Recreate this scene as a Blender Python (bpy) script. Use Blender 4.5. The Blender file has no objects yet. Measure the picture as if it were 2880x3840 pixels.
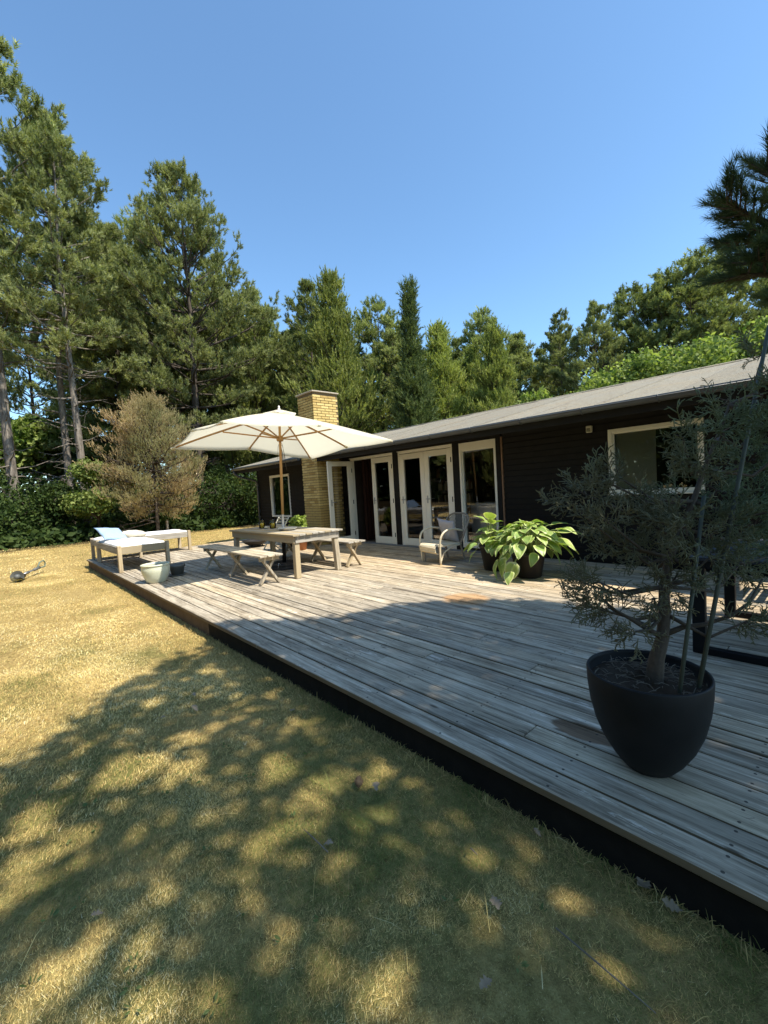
import bpy, math, random
import numpy as np
from mathutils import Vector, Matrix, Euler

# ---------------------------------------------------------------- camera, sky, sun, exposure
S = bpy.context.scene
COL = S.collection
F_PX, PITCH, ROLL, YAW, CAM_Z = 1623.937, math.radians(3.18278), math.radians(-3.38927), math.radians(-42.21329), 1.36
CAM = np.array([0.0, 0.0, CAM_Z])

def cam_axes():
    cy, sy = math.cos(YAW), math.sin(YAW)
    fwd = np.array([math.cos(PITCH) * cy, math.cos(PITCH) * sy, -math.sin(PITCH)])
    right = np.cross(fwd, [0, 0, 1]); right /= np.linalg.norm(right)
    up = np.cross(right, fwd)
    r2 = math.cos(ROLL) * right + math.sin(ROLL) * up
    u2 = -math.sin(ROLL) * right + math.cos(ROLL) * up
    return r2, u2, fwd
RIGHT, UP, FWD = cam_axes()

def at(px, py, depth):                      # photo pixel + depth in metres -> world point
    return CAM + depth * (FWD + (px - 1440) / F_PX * RIGHT - (py - 1920) / F_PX * UP)

cd = bpy.data.cameras.new('camera')
cd.sensor_fit = 'VERTICAL'; cd.sensor_height = 36; cd.sensor_width = 27
cd.lens = F_PX / 3840 * 36
cd.clip_start = 0.05; cd.clip_end = 2000
cam = bpy.data.objects.new('camera', cd); COL.objects.link(cam)
cam.matrix_world = Matrix(((RIGHT[0], UP[0], -FWD[0], CAM[0]), (RIGHT[1], UP[1], -FWD[1], CAM[1]),
                           (RIGHT[2], UP[2], -FWD[2], CAM[2]), (0, 0, 0, 1)))
S.camera = cam

SUN = np.array([-0.64, -0.20, 1.0])          # towards the sun; shadows run (+0.64, +0.20) per metre of height
SUN_N = SUN / np.linalg.norm(SUN)
w = bpy.data.worlds.new('World'); S.world = w; w.use_nodes = True
wn = w.node_tree.nodes; wn.clear()
sky = wn.new('ShaderNodeTexSky'); sky.sky_type = 'NISHITA'; sky.sun_disc = False
sky.sun_elevation = math.asin(SUN_N[2]); sky.sun_rotation = math.atan2(SUN[0], SUN[1])
sky.air_density = 1.0; sky.dust_density = 0.4; sky.ozone_density = 4.0
bg = wn.new('ShaderNodeBackground'); bg.inputs[1].default_value = 0.15
wo = wn.new('ShaderNodeOutputWorld')
tintn = wn.new('ShaderNodeMix'); tintn.data_type = 'RGBA'; tintn.blend_type = 'MULTIPLY'; tintn.inputs[0].default_value = 1.0
tintn.inputs[7].default_value = (.87, 1.01, 1.0, 1)      # clear summer-sky hue over the whole dome
w.node_tree.links.new(sky.outputs[0], tintn.inputs[6]); w.node_tree.links.new(tintn.outputs[2], bg.inputs[0]); w.node_tree.links.new(bg.outputs[0], wo.inputs[0])
sl = bpy.data.lights.new('sun', 'SUN'); sl.energy = 4.4; sl.angle = math.radians(0.53); sl.color = (1.0, 0.93, 0.80)
so = bpy.data.objects.new('sun', sl); COL.objects.link(so)
so.rotation_euler = Vector(SUN_N).to_track_quat('Z', 'Y').to_euler()
so.location = (-20, -8, 30)
S.view_settings.view_transform = 'Standard'; S.view_settings.look = 'None'
S.view_settings.exposure = 0.85; S.view_settings.gamma = 1.0
S.view_settings.use_curve_mapping = False
S.cycles.max_bounces = 7; S.cycles.diffuse_bounces = 3; S.cycles.transparent_max_bounces = 12
S.cycles.caustics_reflective = False; S.cycles.caustics_refractive = False

random.seed(7)
RNG = np.random.default_rng(11)
R = math.radians
U = random.uniform

# ---------------------------------------------------------------- helpers: nodes and materials
class NT:
    def __init__(s, name):
        s.m = bpy.data.materials.new(name); s.m.use_nodes = True
        s.t = s.m.node_tree; s.n = s.t.nodes; s.n.clear()
        s.out = s.n.new('ShaderNodeOutputMaterial')
    def new(s, typ, **kw):
        n = s.n.new('ShaderNode' + typ)
        for k, v in kw.items(): setattr(n, k, v)
        return n
    def set(s, sock, v):
        if hasattr(v, 'is_output') or isinstance(v, bpy.types.NodeSocket): s.t.links.new(v, sock)
        elif v is not None:
            if isinstance(v, tuple) and len(v) == 3 and sock.type == 'RGBA': v = (*v, 1)
            sock.default_value = v
    def pos(s): return s.new('NewGeometry').outputs['Position']
    def obj(s): return s.new('TexCoord').outputs['Object']
    def rnd(s): return s.new('ObjectInfo').outputs['Random']
    def attr(s, a): return s.new('Attribute', attribute_name=a).outputs['Fac']
    def math(s, op, a, b=None, c=None):
        n = s.new('Math', operation=op); s.set(n.inputs[0], a)
        if b is not None: s.set(n.inputs[1], b)
        if c is not None: s.set(n.inputs[2], c)
        return n.outputs[0]
    def vmul(s, v, k):
        n = s.new('VectorMath', operation='MULTIPLY'); s.set(n.inputs[0], v); n.inputs[1].default_value = k
        return n.outputs[0]
    def vadd(s, v, k):
        n = s.new('VectorMath', operation='ADD'); s.set(n.inputs[0], v); s.set(n.inputs[1], k)
        return n.outputs[0]
    def noise(s, v, scale=5, detail=3, rough=0.55):
        n = s.new('TexNoise'); s.set(n.inputs['Vector'], v); n.inputs['Scale'].default_value = scale
        n.inputs['Detail'].default_value = detail; n.inputs['Roughness'].default_value = rough
        return n.outputs['Fac']
    def ramp(s, f, stops):
        n = s.new('ValToRGB'); s.set(n.inputs[0], f); e = n.color_ramp.elements
        while len(e) < len(stops): e.new(0.5)
        for el, (p, c) in zip(e, stops):
            el.position = p; el.color = (*c, 1) if isinstance(c, tuple) else (c, c, c, 1)
        return n.outputs[0]
    def mix(s, f, a, b, blend='MIX'):
        n = s.new('Mix', data_type='RGBA', blend_type=blend)
        s.set(n.inputs[0], f); s.set(n.inputs[6], a); s.set(n.inputs[7], b)
        return n.outputs[2]
    def bump(s, h, strength=0.3, dist=0.01):
        n = s.new('Bump'); s.set(n.inputs['Height'], h); n.inputs['Strength'].default_value = strength
        n.inputs['Distance'].default_value = dist
        return n.outputs[0]
    def bsdf(s, color, rough=0.7, normal=None, metal=0.0, spec=0.4, **kw):
        n = s.new('BsdfPrincipled'); s.set(n.inputs['Base Color'], color); s.set(n.inputs['Roughness'], rough)
        n.inputs['Metallic'].default_value = metal; n.inputs['Specular IOR Level'].default_value = spec
        if normal is not None: s.set(n.inputs['Normal'], normal)
        for k, v in kw.items(): s.set(n.inputs[k], v)
        return n.outputs[0]
    def done(s, sh): s.t.links.new(sh, s.out.inputs[0]); return s.m

MATS = {}
def plain(name, c, rough=0.6, var=0.12, scale=14, bump=0.15, metal=0.0, spec=0.4):
    if name in MATS: return MATS[name]
    t = NT(name); p = t.pos()
    f = t.noise(p, scale, 4)
    col = t.mix(f, tuple(x * (1 - var) for x in c), tuple(min(1, x * (1 + var)) for x in c))
    h = t.noise(p, scale * 6, 3)
    MATS[name] = t.done(t.bsdf(col, rough, t.bump(h, bump, 0.004), metal, spec)); return MATS[name]

def wood(name, dark, mid, light, axis=0, warm=None, rough=0.8, sc=1.0):
    t = NT(name); r = t.rnd()
    comb = t.new('CombineXYZ'); t.set(comb.inputs[0], t.math('MULTIPLY', r, 37.0)); t.set(comb.inputs[1], t.math('MULTIPLY', r, 91.0)); t.set(comb.inputs[2], t.math('MULTIPLY', r, 13.0))
    o = t.vadd(t.obj(), comb.outputs[0])
    k1 = [30 * sc] * 3; k1[axis] = 1.1 * sc; k2 = [110 * sc] * 3; k2[axis] = 3 * sc; k3 = [9 * sc] * 3; k3[axis] = 2.2 * sc
    g1 = t.noise(t.vmul(o, tuple(k1)), 1, 4, .6); g2 = t.noise(t.vmul(o, tuple(k2)), 1, 3, .6); g3 = t.noise(t.vmul(o, tuple(k3)), 1, 5, .65)
    f = t.math('MULTIPLY_ADD', g1, .55, t.math('MULTIPLY_ADD', g2, .3, t.math('MULTIPLY', g3, .35)))
    col = t.ramp(f, [(.40, dark), (.58, mid), (.78, light)])
    b = t.math('MULTIPLY_ADD', r, .45, .78)
    col = t.mix(1.0, col, t.ramp(t.math('FRACT', t.math('MULTIPLY', r, 17.3)), [(0, (.80, .80, .82)), (.5, (1, 1, 1)), (1, (1.15, 1.06, .90))]), 'MULTIPLY')
    if warm: col = t.mix(t.math('GREATER_THAN', t.math('FRACT', t.math('MULTIPLY', r, 5.7)), .8), col, t.mix(f, tuple(x * .6 for x in warm), warm))
    return t.done(t.bsdf(col, rough, t.bump(f, .55, .004), spec=.25))

def deck_wood():
    t = NT('weathered_deck_wood'); r = t.rnd(); p = t.pos()
    comb = t.new('CombineXYZ'); t.set(comb.inputs[0], t.math('MULTIPLY', r, 57.0)); t.set(comb.inputs[1], t.math('MULTIPLY', r, 91.0))
    o = t.vadd(t.obj(), comb.outputs[0])
    g1 = t.noise(t.vmul(o, (1.0, 26, 26)), 1, 4, .6)
    g2 = t.noise(t.vmul(o, (3.5, 120, 120)), 1, 3, .6)
    g3 = t.noise(t.vmul(o, (3.0, 11, 11)), 1, 6, .7)
    f = t.math('MULTIPLY_ADD', g1, .5, t.math('MULTIPLY_ADD', g2, .3, t.math('MULTIPLY', g3, .35)))
    col = t.ramp(f, [(.40, (.065, .055, .043)), (.50, (.20, .178, .146)), (.62, (.36, .33, .28)), (.80, (.60, .565, .50))])
    flake = t.ramp(t.noise(t.vmul(o, (2.4, 14, 14)), 1, 7, .75), [(.60, 0.0), (.66, 1.0)])
    col = t.mix(t.math('MULTIPLY', flake, .75), col, (.62, .60, .56))
    dk = t.ramp(t.noise(t.vmul(o, (5.0, 60, 60)), 1, 5, .7), [(.30, 1.0), (.42, 0.0)])
    col = t.mix(t.math('MULTIPLY', dk, .65), col, (.055, .048, .040))
    # knots
    v = t.new('TexVoronoi', feature='F1'); t.set(v.inputs['Vector'], t.vmul(o, (2.2, 7.0, 1.0))); v.inputs['Scale'].default_value = 1.0
    knot = t.ramp(v.outputs['Distance'], [(.05, 1.0), (.10, 0.0)])
    col = t.mix(t.math('MULTIPLY', knot, .8), col, (.07, .055, .04))
    br = t.ramp(t.math('FRACT', t.math('MULTIPLY', r, 23.7)), [(0, (.84, .84, .84)), (.5, (1, 1, 1)), (.9, (1.06, 1.03, .98)), (1, (1.16, 1.11, 1.0))])
    col = t.mix(1.0, col, br, 'MULTIPLY')
    sp = t.new('SeparateXYZ'); t.set(sp.inputs[0], p)
    col = t.mix(1.0, col, (1.25, 1.17, 1.05), 'MULTIPLY')
    # boards nearer the house are newer and yellower
    ny = t.new('MapRange'); t.set(ny.inputs[0], sp.outputs[1]); ny.inputs[1].default_value = -3.9; ny.inputs[2].default_value = -5.4
    ny.inputs[3].default_value = 0; ny.inputs[4].default_value = .38
    wm = t.math('MULTIPLY', ny.outputs[0], t.math('FRACT', t.math('MULTIPLY', r, 9.1)))
    col = t.mix(wm, col, t.mix(1.0, col, (1.55, 1.22, .74), 'MULTIPLY'))
    # round orange stain and dark rotten patch
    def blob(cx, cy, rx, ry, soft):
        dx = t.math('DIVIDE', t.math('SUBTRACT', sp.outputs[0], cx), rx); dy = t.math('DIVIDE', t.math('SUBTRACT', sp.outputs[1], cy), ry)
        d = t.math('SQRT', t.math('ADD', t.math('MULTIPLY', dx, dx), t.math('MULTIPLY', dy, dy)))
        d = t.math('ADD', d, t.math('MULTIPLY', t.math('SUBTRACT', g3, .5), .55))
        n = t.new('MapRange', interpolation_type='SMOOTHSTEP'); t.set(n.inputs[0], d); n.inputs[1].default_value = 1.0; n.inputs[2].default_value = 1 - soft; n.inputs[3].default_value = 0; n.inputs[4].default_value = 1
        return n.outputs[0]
    col = t.mix(t.math('MULTIPLY', blob(3.12, -4.05, .33, .30, .35), .8), col, t.mix(f, (.16, .08, .035), (.62, .36, .16)))
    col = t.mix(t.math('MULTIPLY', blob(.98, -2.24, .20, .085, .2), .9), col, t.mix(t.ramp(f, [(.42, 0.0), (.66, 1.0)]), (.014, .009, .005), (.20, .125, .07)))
    so3 = t.new('SeparateXYZ'); t.set(so3.inputs[0], t.obj())
    sx = t.math('MULTIPLY', t.math('SUBTRACT', t.math('FRACT', t.math('DIVIDE', sp.outputs[0], .62)), .5), .62)
    sy = t.math('SUBTRACT', t.math('ABSOLUTE', so3.outputs[1]), .043)
    sd = t.math('SQRT', t.math('ADD', t.math('MULTIPLY', sx, sx), t.math('MULTIPLY', sy, sy)))
    col = t.mix(t.math('MULTIPLY', t.math('LESS_THAN', sd, .0065), .85), col, (.03, .027, .025))
    nz = t.new('SeparateXYZ'); t.set(nz.inputs[0], t.new('NewGeometry').outputs['True Normal'])
    col = t.mix(t.math('GREATER_THAN', nz.outputs[1], .8), col, t.mix(f, (.05, .036, .022), (.30, .22, .13)))
    return t.done(t.bsdf(col, .82, t.bump(t.math('ADD', f, t.math('MULTIPLY', knot, -.2)), .8, .006), spec=.22))

def foliage(name, c1, c2, trans=.35, rough=.55, c3=None):
    t = NT(name); a = t.attr('tint'); r = t.rnd()
    col = t.mix(a, c1, c2)
    if c3: col = t.mix(t.ramp(t.noise(t.pos(), .35, 3), [(.45, 0.0), (.62, 1.0)]), col, c3)
    k = t.math('MULTIPLY_ADD', r, .35, .82)
    g = t.new('CombineXYZ'); t.set(g.inputs[0], k); t.set(g.inputs[1], k); t.set(g.inputs[2], k)
    col = t.mix(1.0, col, g.outputs[0], 'MULTIPLY')
    b = t.bsdf(col, rough, spec=.12)
    tr = t.new('BsdfTranslucent'); t.set(tr.inputs[0], t.mix(1.0, col, (1.15, 1.25, .6), 'MULTIPLY'))
    m = t.new('MixShader'); m.inputs[0].default_value = trans
    t.t.links.new(b, m.inputs[1]); t.t.links.new(tr.outputs[0], m.inputs[2])
    return t.done(m.outputs[0])

def bark(name, c1, c2, sc=1.0):
    t = NT(name); p = t.pos()
    f = t.noise(t.vmul(p, (9 * sc, 9 * sc, 2.0 * sc)), 1, 6, .7)
    col = t.ramp(f, [(.35, c1), (.65, c2)])
    return t.done(t.bsdf(col, .9, t.bump(f, .9, .05), spec=.15))

def glass_mat(name='window_glass', tint=(1, 1, 1), ior=1.5, boost=1.0):
    t = NT(name)
    tr = t.new('BsdfTransparent'); t.set(tr.inputs[0], tint)
    gl = t.new('BsdfGlossy'); gl.inputs['Roughness'].default_value = 0.0
    fr = t.new('Fresnel'); fr.inputs[0].default_value = ior
    f = t.math('MULTIPLY', fr.outputs[0], boost)
    m = t.new('MixShader'); t.set(m.inputs[0], f)
    t.t.links.new(tr.outputs[0], m.inputs[1]); t.t.links.new(gl.outputs[0], m.inputs[2])
    return t.done(m.outputs[0])

def cloth(name, c, trans=0.0, scale=260, var=.08, rough=.9):
    t = NT(name); o = t.obj()
    f = t.noise(o, 6, 4); wv = t.noise(o, scale, 2)
    col = t.mix(f, tuple(x * (1 - var) for x in c), tuple(min(1, x * (1 + var)) for x in c))
    b = t.bsdf(col, rough, t.bump(wv, .25, .002), spec=.15)
    if trans:
        tr = t.new('BsdfTranslucent'); t.set(tr.inputs[0], col)
        m = t.new('MixShader'); m.inputs[0].default_value = trans
        t.t.links.new(b, m.inputs[1]); t.t.links.new(tr.outputs[0], m.inputs[2]); b = m.outputs[0]
    return t.done(b)

def brick_mat():
    t = NT('yellow_brick'); r = t.rnd(); o = t.vadd(t.obj(), t.vmul(t.pos(), (1, 1, 1)))
    f = t.noise(o, 22, 5, .7)
    base = t.ramp(r, [(0, (.46, .31, .11)), (.35, (.62, .47, .19)), (.7, (.70, .545, .23)), (1, (.76, .60, .27))])
    col = t.mix(t.ramp(f, [(.35, 0.0), (.75, 1.0)]), t.mix(1.0, base, (.7, .66, .6), 'MULTIPLY'), t.mix(1.0, base, (1.12, 1.1, 1.05), 'MULTIPLY'))
    return t.done(t.bsdf(col, .9, t.bump(t.noise(o, 70, 4), .5, .004), spec=.2))

def felt_mat():
    t = NT('roofing_felt'); p = t.pos(); r = t.rnd()
    f = t.noise(p, 260, 2, .7); g = t.noise(p, 1.6, 4, .6)
    col = t.ramp(f, [(.3, (.13, .122, .10)), (.55, (.28, .262, .215)), (.8, (.48, .45, .37))])
    col = t.mix(t.ramp(g, [(.4, 0.0), (.7, .55)]), col, t.mix(1.0, col, (1.10, .95, .78), 'MULTIPLY'))
    q = t.noise(t.vmul(p, (1, .5, .5)), 38, 4, .75); col = t.mix(1.0, col, t.ramp(q, [(.32, (.66, .64, .60)), (.5, (1, 1, 1)), (.72, (1.28, 1.26, 1.18))]), 'MULTIPLY')
    k = t.math('MULTIPLY_ADD', r, .16, .90)
    gg = t.new('CombineXYZ'); [t.set(gg.inputs[i], k) for i in range(3)]
    col = t.mix(1.0, col, gg.outputs[0], 'MULTIPLY')
    return t.done(t.bsdf(col, .95, t.bump(f, .6, .004), spec=.15))

def lawn_mat():
    t = NT('dry_lawn'); p = t.pos()
    f = t.noise(p, 1.1, 5, .6); g = t.noise(p, 22, 4, .7); h = t.noise(p, 190, 2, .6)
    straw = t.ramp(t.math('MULTIPLY_ADD', g, .6, t.math('MULTIPLY', h, .4)), [(.3, (.15, .095, .04)), (.5, (.42, .30, .115)), (.72, (.68, .53, .23))])
    green = t.ramp(t.math('MULTIPLY_ADD', g, .6, t.math('MULTIPLY', h, .4)), [(.3, (.05, .055, .015)), (.7, (.20, .21, .06))])
    sp = t.new('SeparateXYZ'); t.set(sp.inputs[0], p)
    near = t.new('MapRange'); t.set(near.inputs[0], sp.outputs[0]); near.inputs[1].default_value = 8; near.inputs[2].default_value = 1.5; near.inputs[3].default_value = -.12; near.inputs[4].default_value = .2
    col = t.mix(t.ramp(t.math('ADD', f, near.outputs[0]), [(.48, 0.0), (.70, .75)]), straw, green)
    # forest floor beyond the lawn
    fx = t.math('ADD', sp.outputs[0], t.math('MULTIPLY', t.math('SUBTRACT', f, .5), 3.0))
    fm = t.new('MapRange'); t.set(fm.inputs[0], fx); fm.inputs[1].default_value = 20.6; fm.inputs[2].default_value = 21.6
    by = t.new('MapRange'); t.set(by.inputs[0], sp.outputs[1]); by.inputs[1].default_value = -14.5; by.inputs[2].default_value = -16
    m = t.math('MAXIMUM', fm.outputs[0], by.outputs[0])
    col = t.mix(m, col, t.ramp(g, [(.35, (.035, .026, .014)), (.7, (.11, .08, .04))]))
    return t.done(t.bsdf(col, .95, t.bump(t.math('MULTIPLY_ADD', h, .6, g), .8, .03), spec=.1))

def grass_blade_mat():
    t = NT('grass_blades'); a = t.attr('tint')
    col = t.ramp(a, [(0, (.12, .165, .04)), (.2, (.27, .265, .07)), (.38, (.42, .295, .12)), (.58, (.72, .53, .19)), (.78, (.90, .73, .31)), (1, (.95, .86, .54))])
    b = t.bsdf(col, .7, spec=.25)
    tr = t.new('BsdfTranslucent'); t.set(tr.inputs[0], col)
    m = t.new('MixShader'); m.inputs[0].default_value = .3
    t.t.links.new(b, m.inputs[1]); t.t.links.new(tr.outputs[0], m.inputs[2])
    return t.done(m.outputs[0])

def hosta_mat():
    t = NT('variegated_leaf'); e = t.attr('edge'); r = t.rnd(); o = t.obj()
    n = t.noise(o, 26, 3)
    f = t.math('ADD', e, t.math('MULTIPLY', t.math('SUBTRACT', n, .5), .5))
    margin = t.ramp(f, [(.72, 0.0), (.86, 1.0)])
    wv = t.attr('vein')
    green = t.mix(r, (.22, .36, .075), (.46, .56, .13)); green = t.mix(t.math('MULTIPLY', wv, .5), green, (.30, .38, .15))
    col = t.mix(margin, green, t.mix(r, (.56, .62, .20), (.70, .72, .38)))
    b = t.bsdf(col, .38, t.bump(wv, .5, .004), spec=.45)
    tr = t.new('BsdfTranslucent'); t.set(tr.inputs[0], t.mix(1.0, col, (1.1, 1.25, .5), 'MULTIPLY'))
    m = t.new('MixShader'); m.inputs[0].default_value = .28
    t.t.links.new(b, m.inputs[1]); t.t.links.new(tr.outputs[0], m.inputs[2])
    return t.done(m.outputs[0])

M = dict(
    deck=deck_wood(),
    wx=wood('weathered_wood_long', (.13, .112, .088), (.37, .335, .275), (.64, .60, .52), 0, (.42, .34, .22)),
    wy=wood('weathered_wood_cross', (.13, .112, .088), (.37, .335, .275), (.64, .60, .52), 1, (.42, .34, .22)),
    wz=wood('weathered_wood_upright', (.16, .125, .085), (.38, .32, .23), (.60, .53, .41), 2, (.50, .40, .25)),
    teak=wood('oiled_umbrella_wood', (.26, .13, .04), (.42, .23, .085), (.55, .34, .14), 2, rough=.55),
    rib=wood('umbrella_rib_wood', (.26, .13, .04), (.40, .22, .08), (.50, .31, .13), 0, rough=.55),
    black=plain('black_painted_wood', (.0125, .0112, .0105), .75, .5, 9, .35, spec=.22),
    fascia=plain('black_deck_skirt', (.018, .015, .012), .85, .5, 12, .5, spec=.15), skirt=plain('brown_deck_skirt', (.15, .105, .065), .9, .35, 9, .4, spec=.1),
    white=plain('white_paint', (.86, .82, .71), .45, .05, 5, .06),
    brick=brick_mat(), mortar=plain('mortar', (.17, .125, .07), .95, .2, 40, .5),
    capstone=plain('chimney_cap_concrete', (.42, .36, .28), .95, .3, 25, .7),
    felt=felt_mat(), seam=plain('bitumen_seam', (.15, .14, .12), .9, .3, 20, .3), roofwood=plain('dark_roof_timber', (.022, .021, .020), .8, .3, 8, .2, spec=.12),
    gutter=plain('dark_grey_gutter', (.085, .09, .095), .38, .15, 6, .05),
    drip=plain('zinc_drip_edge', (.24, .25, .26), .5, .2, 8, .1, .3),
    glass=glass_mat(), glassdark=glass_mat('window_glass_coated', (.86, .88, .85), 1.6, 1.35),
    canvas=cloth('cream_canvas', (.82, .78, .62), .46, 180, .03),
    mattress=cloth('white_cotton', (.80, .79, .76), 0, 300, .04),
    blue=cloth('blue_linen', (.30, .42, .60), 0, 220, .14), beige=cloth('beige_linen', (.62, .57, .46), 0, 220, .1),
    greycloth=cloth('grey_linen', (.40, .40, .44), 0, 220, .08),
    ceramic=plain('celadon_glaze', (.62, .63, .48), .28, .10, 9, .08, spec=.5),
    greyplastic=plain('grey_plastic', (.11, .115, .11), .5, .2, 9, .1),
    pot=plain('matt_black_plastic', (.013, .0125, .013), .58, .75, 5, .2, spec=.25),
    potbrown=plain('dark_brown_plastic', (.017, .014, .012), .5, .25, 9, .12),
    soil=plain('dark_soil', (.050, .032, .018), .95, .5, 60, 1.0),
    terra=plain('terracotta', (.48, .21, .105), .85, .18, 12, .2),
    rattan=plain('pale_rattan', (.72, .63, .45), .5, .25, 30, .3), rattandark=plain('weathered_rattan', (.27, .235, .19), .6, .3, 30, .3),
    steel=plain('galvanised_steel', (.42, .42, .42), .38, .15, 10, .05, .8),
    blacksteel=plain('black_steel', (.008, .008, .009), .55, .2, 8, .05, spec=.2),
    blackplank=wood('black_stained_planks', (.012, .013, .016), (.028, .031, .038), (.06, .066, .078), 0),
    amber=glass_mat('amber_glass', (.96, .90, .60), 1.5, 1.0), wax=plain('candle_wax', (.78, .70, .36), .5, .05, 8, .05),
    plate=plain('grey_stoneware', (.50, .50, .47), .4, .1, 12, .05),
    paver=plain('dark_paver', (.045, .040, .036), .9, .3, 25, .5),
    cord=plain('dark_cord', (.10, .08, .05), .8, .2, 30, .1),
    brownstrip=plain('bare_wood_batten', (.24, .14, .085), .8, .25, 12, .3),
    lamp=plain('cream_plastic', (.62, .58, .46), .5, .05, 8, .05),
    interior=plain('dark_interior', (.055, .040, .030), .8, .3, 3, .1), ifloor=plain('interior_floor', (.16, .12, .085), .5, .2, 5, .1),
    cabinet=plain('white_cabinet', (.60, .62, .60), .5, .04, 4, .03), blind=cloth('grey_green_blind', (.62, .62, .52), .15, 120, .05),
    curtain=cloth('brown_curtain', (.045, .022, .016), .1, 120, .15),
    needles=foliage('pine_needles', (.115, .142, .056), (.385, .405, .180), .36),
    needles2=foliage('dark_pine_needles', (.098, .130, .050), (.37, .395, .155), .36),
    needlesbright=foliage('young_pine_needles', (.125, .170, .045), (.42, .44, .140), .38),
    needlesnear=foliage('near_pine_needles', (.055, .095, .060), (.16, .21, .105), .25),
    spruce=foliage('spruce_needles', (.045, .072, .026), (.15, .185, .065), .25),
    brown=foliage('dying_spruce_needles', (.40, .275, .145), (.66, .51, .29), .28, c3=(.33, .31, .15)),
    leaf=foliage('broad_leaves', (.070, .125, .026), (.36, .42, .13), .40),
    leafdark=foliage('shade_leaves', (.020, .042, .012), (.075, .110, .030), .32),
    weed=foliage('weed_leaves', (.12, .17, .06), (.22, .27, .10), .3), lime=foliage('lime_leaves', (.30, .40, .07), (.52, .60, .20), .35),
    juniper=foliage('juniper_scale_leaves', (.085, .160, .085), (.26, .38, .21), .2, c3=(.21, .20, .12)),
    bark=bark('pine_bark', (.085, .072, .060), (.30, .262, .22)), barkdark=bark('dark_bark', (.040, .032, .026), (.13, .105, .085)),
    twig=plain('dead_twig', (.20, .165, .125), .9, .3, 20, .4), junbark=plain('juniper_bark', (.105, .082, .062), .9, .4, 60, .8),
    bamboo=plain('green_stake', (.075, .085, .065), .6, .2, 20, .2),
    lawn=lawn_mat(), blades=grass_blade_mat(), hosta=hosta_mat(),
    stalk=plain('leaf_stalk', (.28, .34, .13), .5, .2, 20, .1),
    oakleaf=plain('dry_oak_leaf', (.27, .205, .13), .8, .35, 40, .4), cone=plain('pine_cone', (.20, .12, .06), .8, .3, 60, .5),
    trim_orange=plain('trimmer_grey_green', (.13, .17, .13), .5, .2, 10, .1), trimshield=glass_mat('tinted_shield', (.55, .55, .42), 1.5, 1.0),
)

# ---------------------------------------------------------------- helpers: meshes and objects
WL = {}
def wl(o): return WL.get(o.name, np.zeros(3)) if o is not None else np.zeros(3)

def link(name, me, parent=None, origin=None):
    o = bpy.data.objects.new(name, me); COL.objects.link(o)
    org = np.array(origin if origin is not None else wl(parent), float)
    if parent is not None: o.parent = parent
    o.location = tuple(org - wl(parent)); WL[o.name] = org
    return o

def tag(o, label=None, cat=None, group=None, kind=None):
    if label: o['label'] = label
    if cat: o['category'] = cat
    if group: o['group'] = group
    if kind: o['kind'] = kind
    return o

def thing(name, label, cat, loc, group=None):
    o = link(name, None, None, loc); o.empty_display_size = .1
    return tag(o, label, cat, group)

CB_F = None
def cbox(sx, sy, sz, b):
    hx, hy, hz = sx / 2, sy / 2, sz / 2
    b = min(b, hx * .6, hy * .6, hz * .6)
    v, f = [], []
    idx = {}
    for ix in (-1, 1):
        for iy in (-1, 1):
            for iz in (-1, 1):
                idx[ix, iy, iz] = len(v)
                v += [(ix * hx, iy * (hy - b), iz * (hz - b)), (ix * (hx - b), iy * hy, iz * (hz - b)), (ix * (hx - b), iy * (hy - b), iz * hz)]
    def g(ix, iy, iz, a): return idx[ix, iy, iz] + a
    for s in (-1, 1):
        q = [g(s, -1, -1, 0), g(s, 1, -1, 0), g(s, 1, 1, 0), g(s, -1, 1, 0)]; f.append(q if s > 0 else q[::-1])
        q = [g(-1, s, -1, 1), g(1, s, -1, 1), g(1, s, 1, 1), g(-1, s, 1, 1)]; f.append(q[::-1] if s > 0 else q)
        q = [g(-1, -1, s, 2), g(1, -1, s, 2), g(1, 1, s, 2), g(-1, 1, s, 2)]; f.append(q if s > 0 else q[::-1])
    for a in (-1, 1):
        for c in (-1, 1):
            f.append([g(a, c, -1, 0), g(a, c, 1, 0), g(a, c, 1, 1), g(a, c, -1, 1)])
            f.append([g(a, -1, c, 0), g(a, 1, c, 0), g(a, 1, c, 2), g(a, -1, c, 2)])
            f.append([g(-1, a, c, 1), g(1, a, c, 1), g(1, a, c, 2), g(-1, a, c, 2)])
            for d in (-1, 1): f.append([g(a, c, d, 0), g(a, c, d, 1), g(a, c, d, 2)])
    # drop the duplicated corner tris
    seen, ff = set(), []
    for q in f:
        k = tuple(sorted(q))
        if k not in seen: seen.add(k); ff.append(q)
    return v, ff

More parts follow.
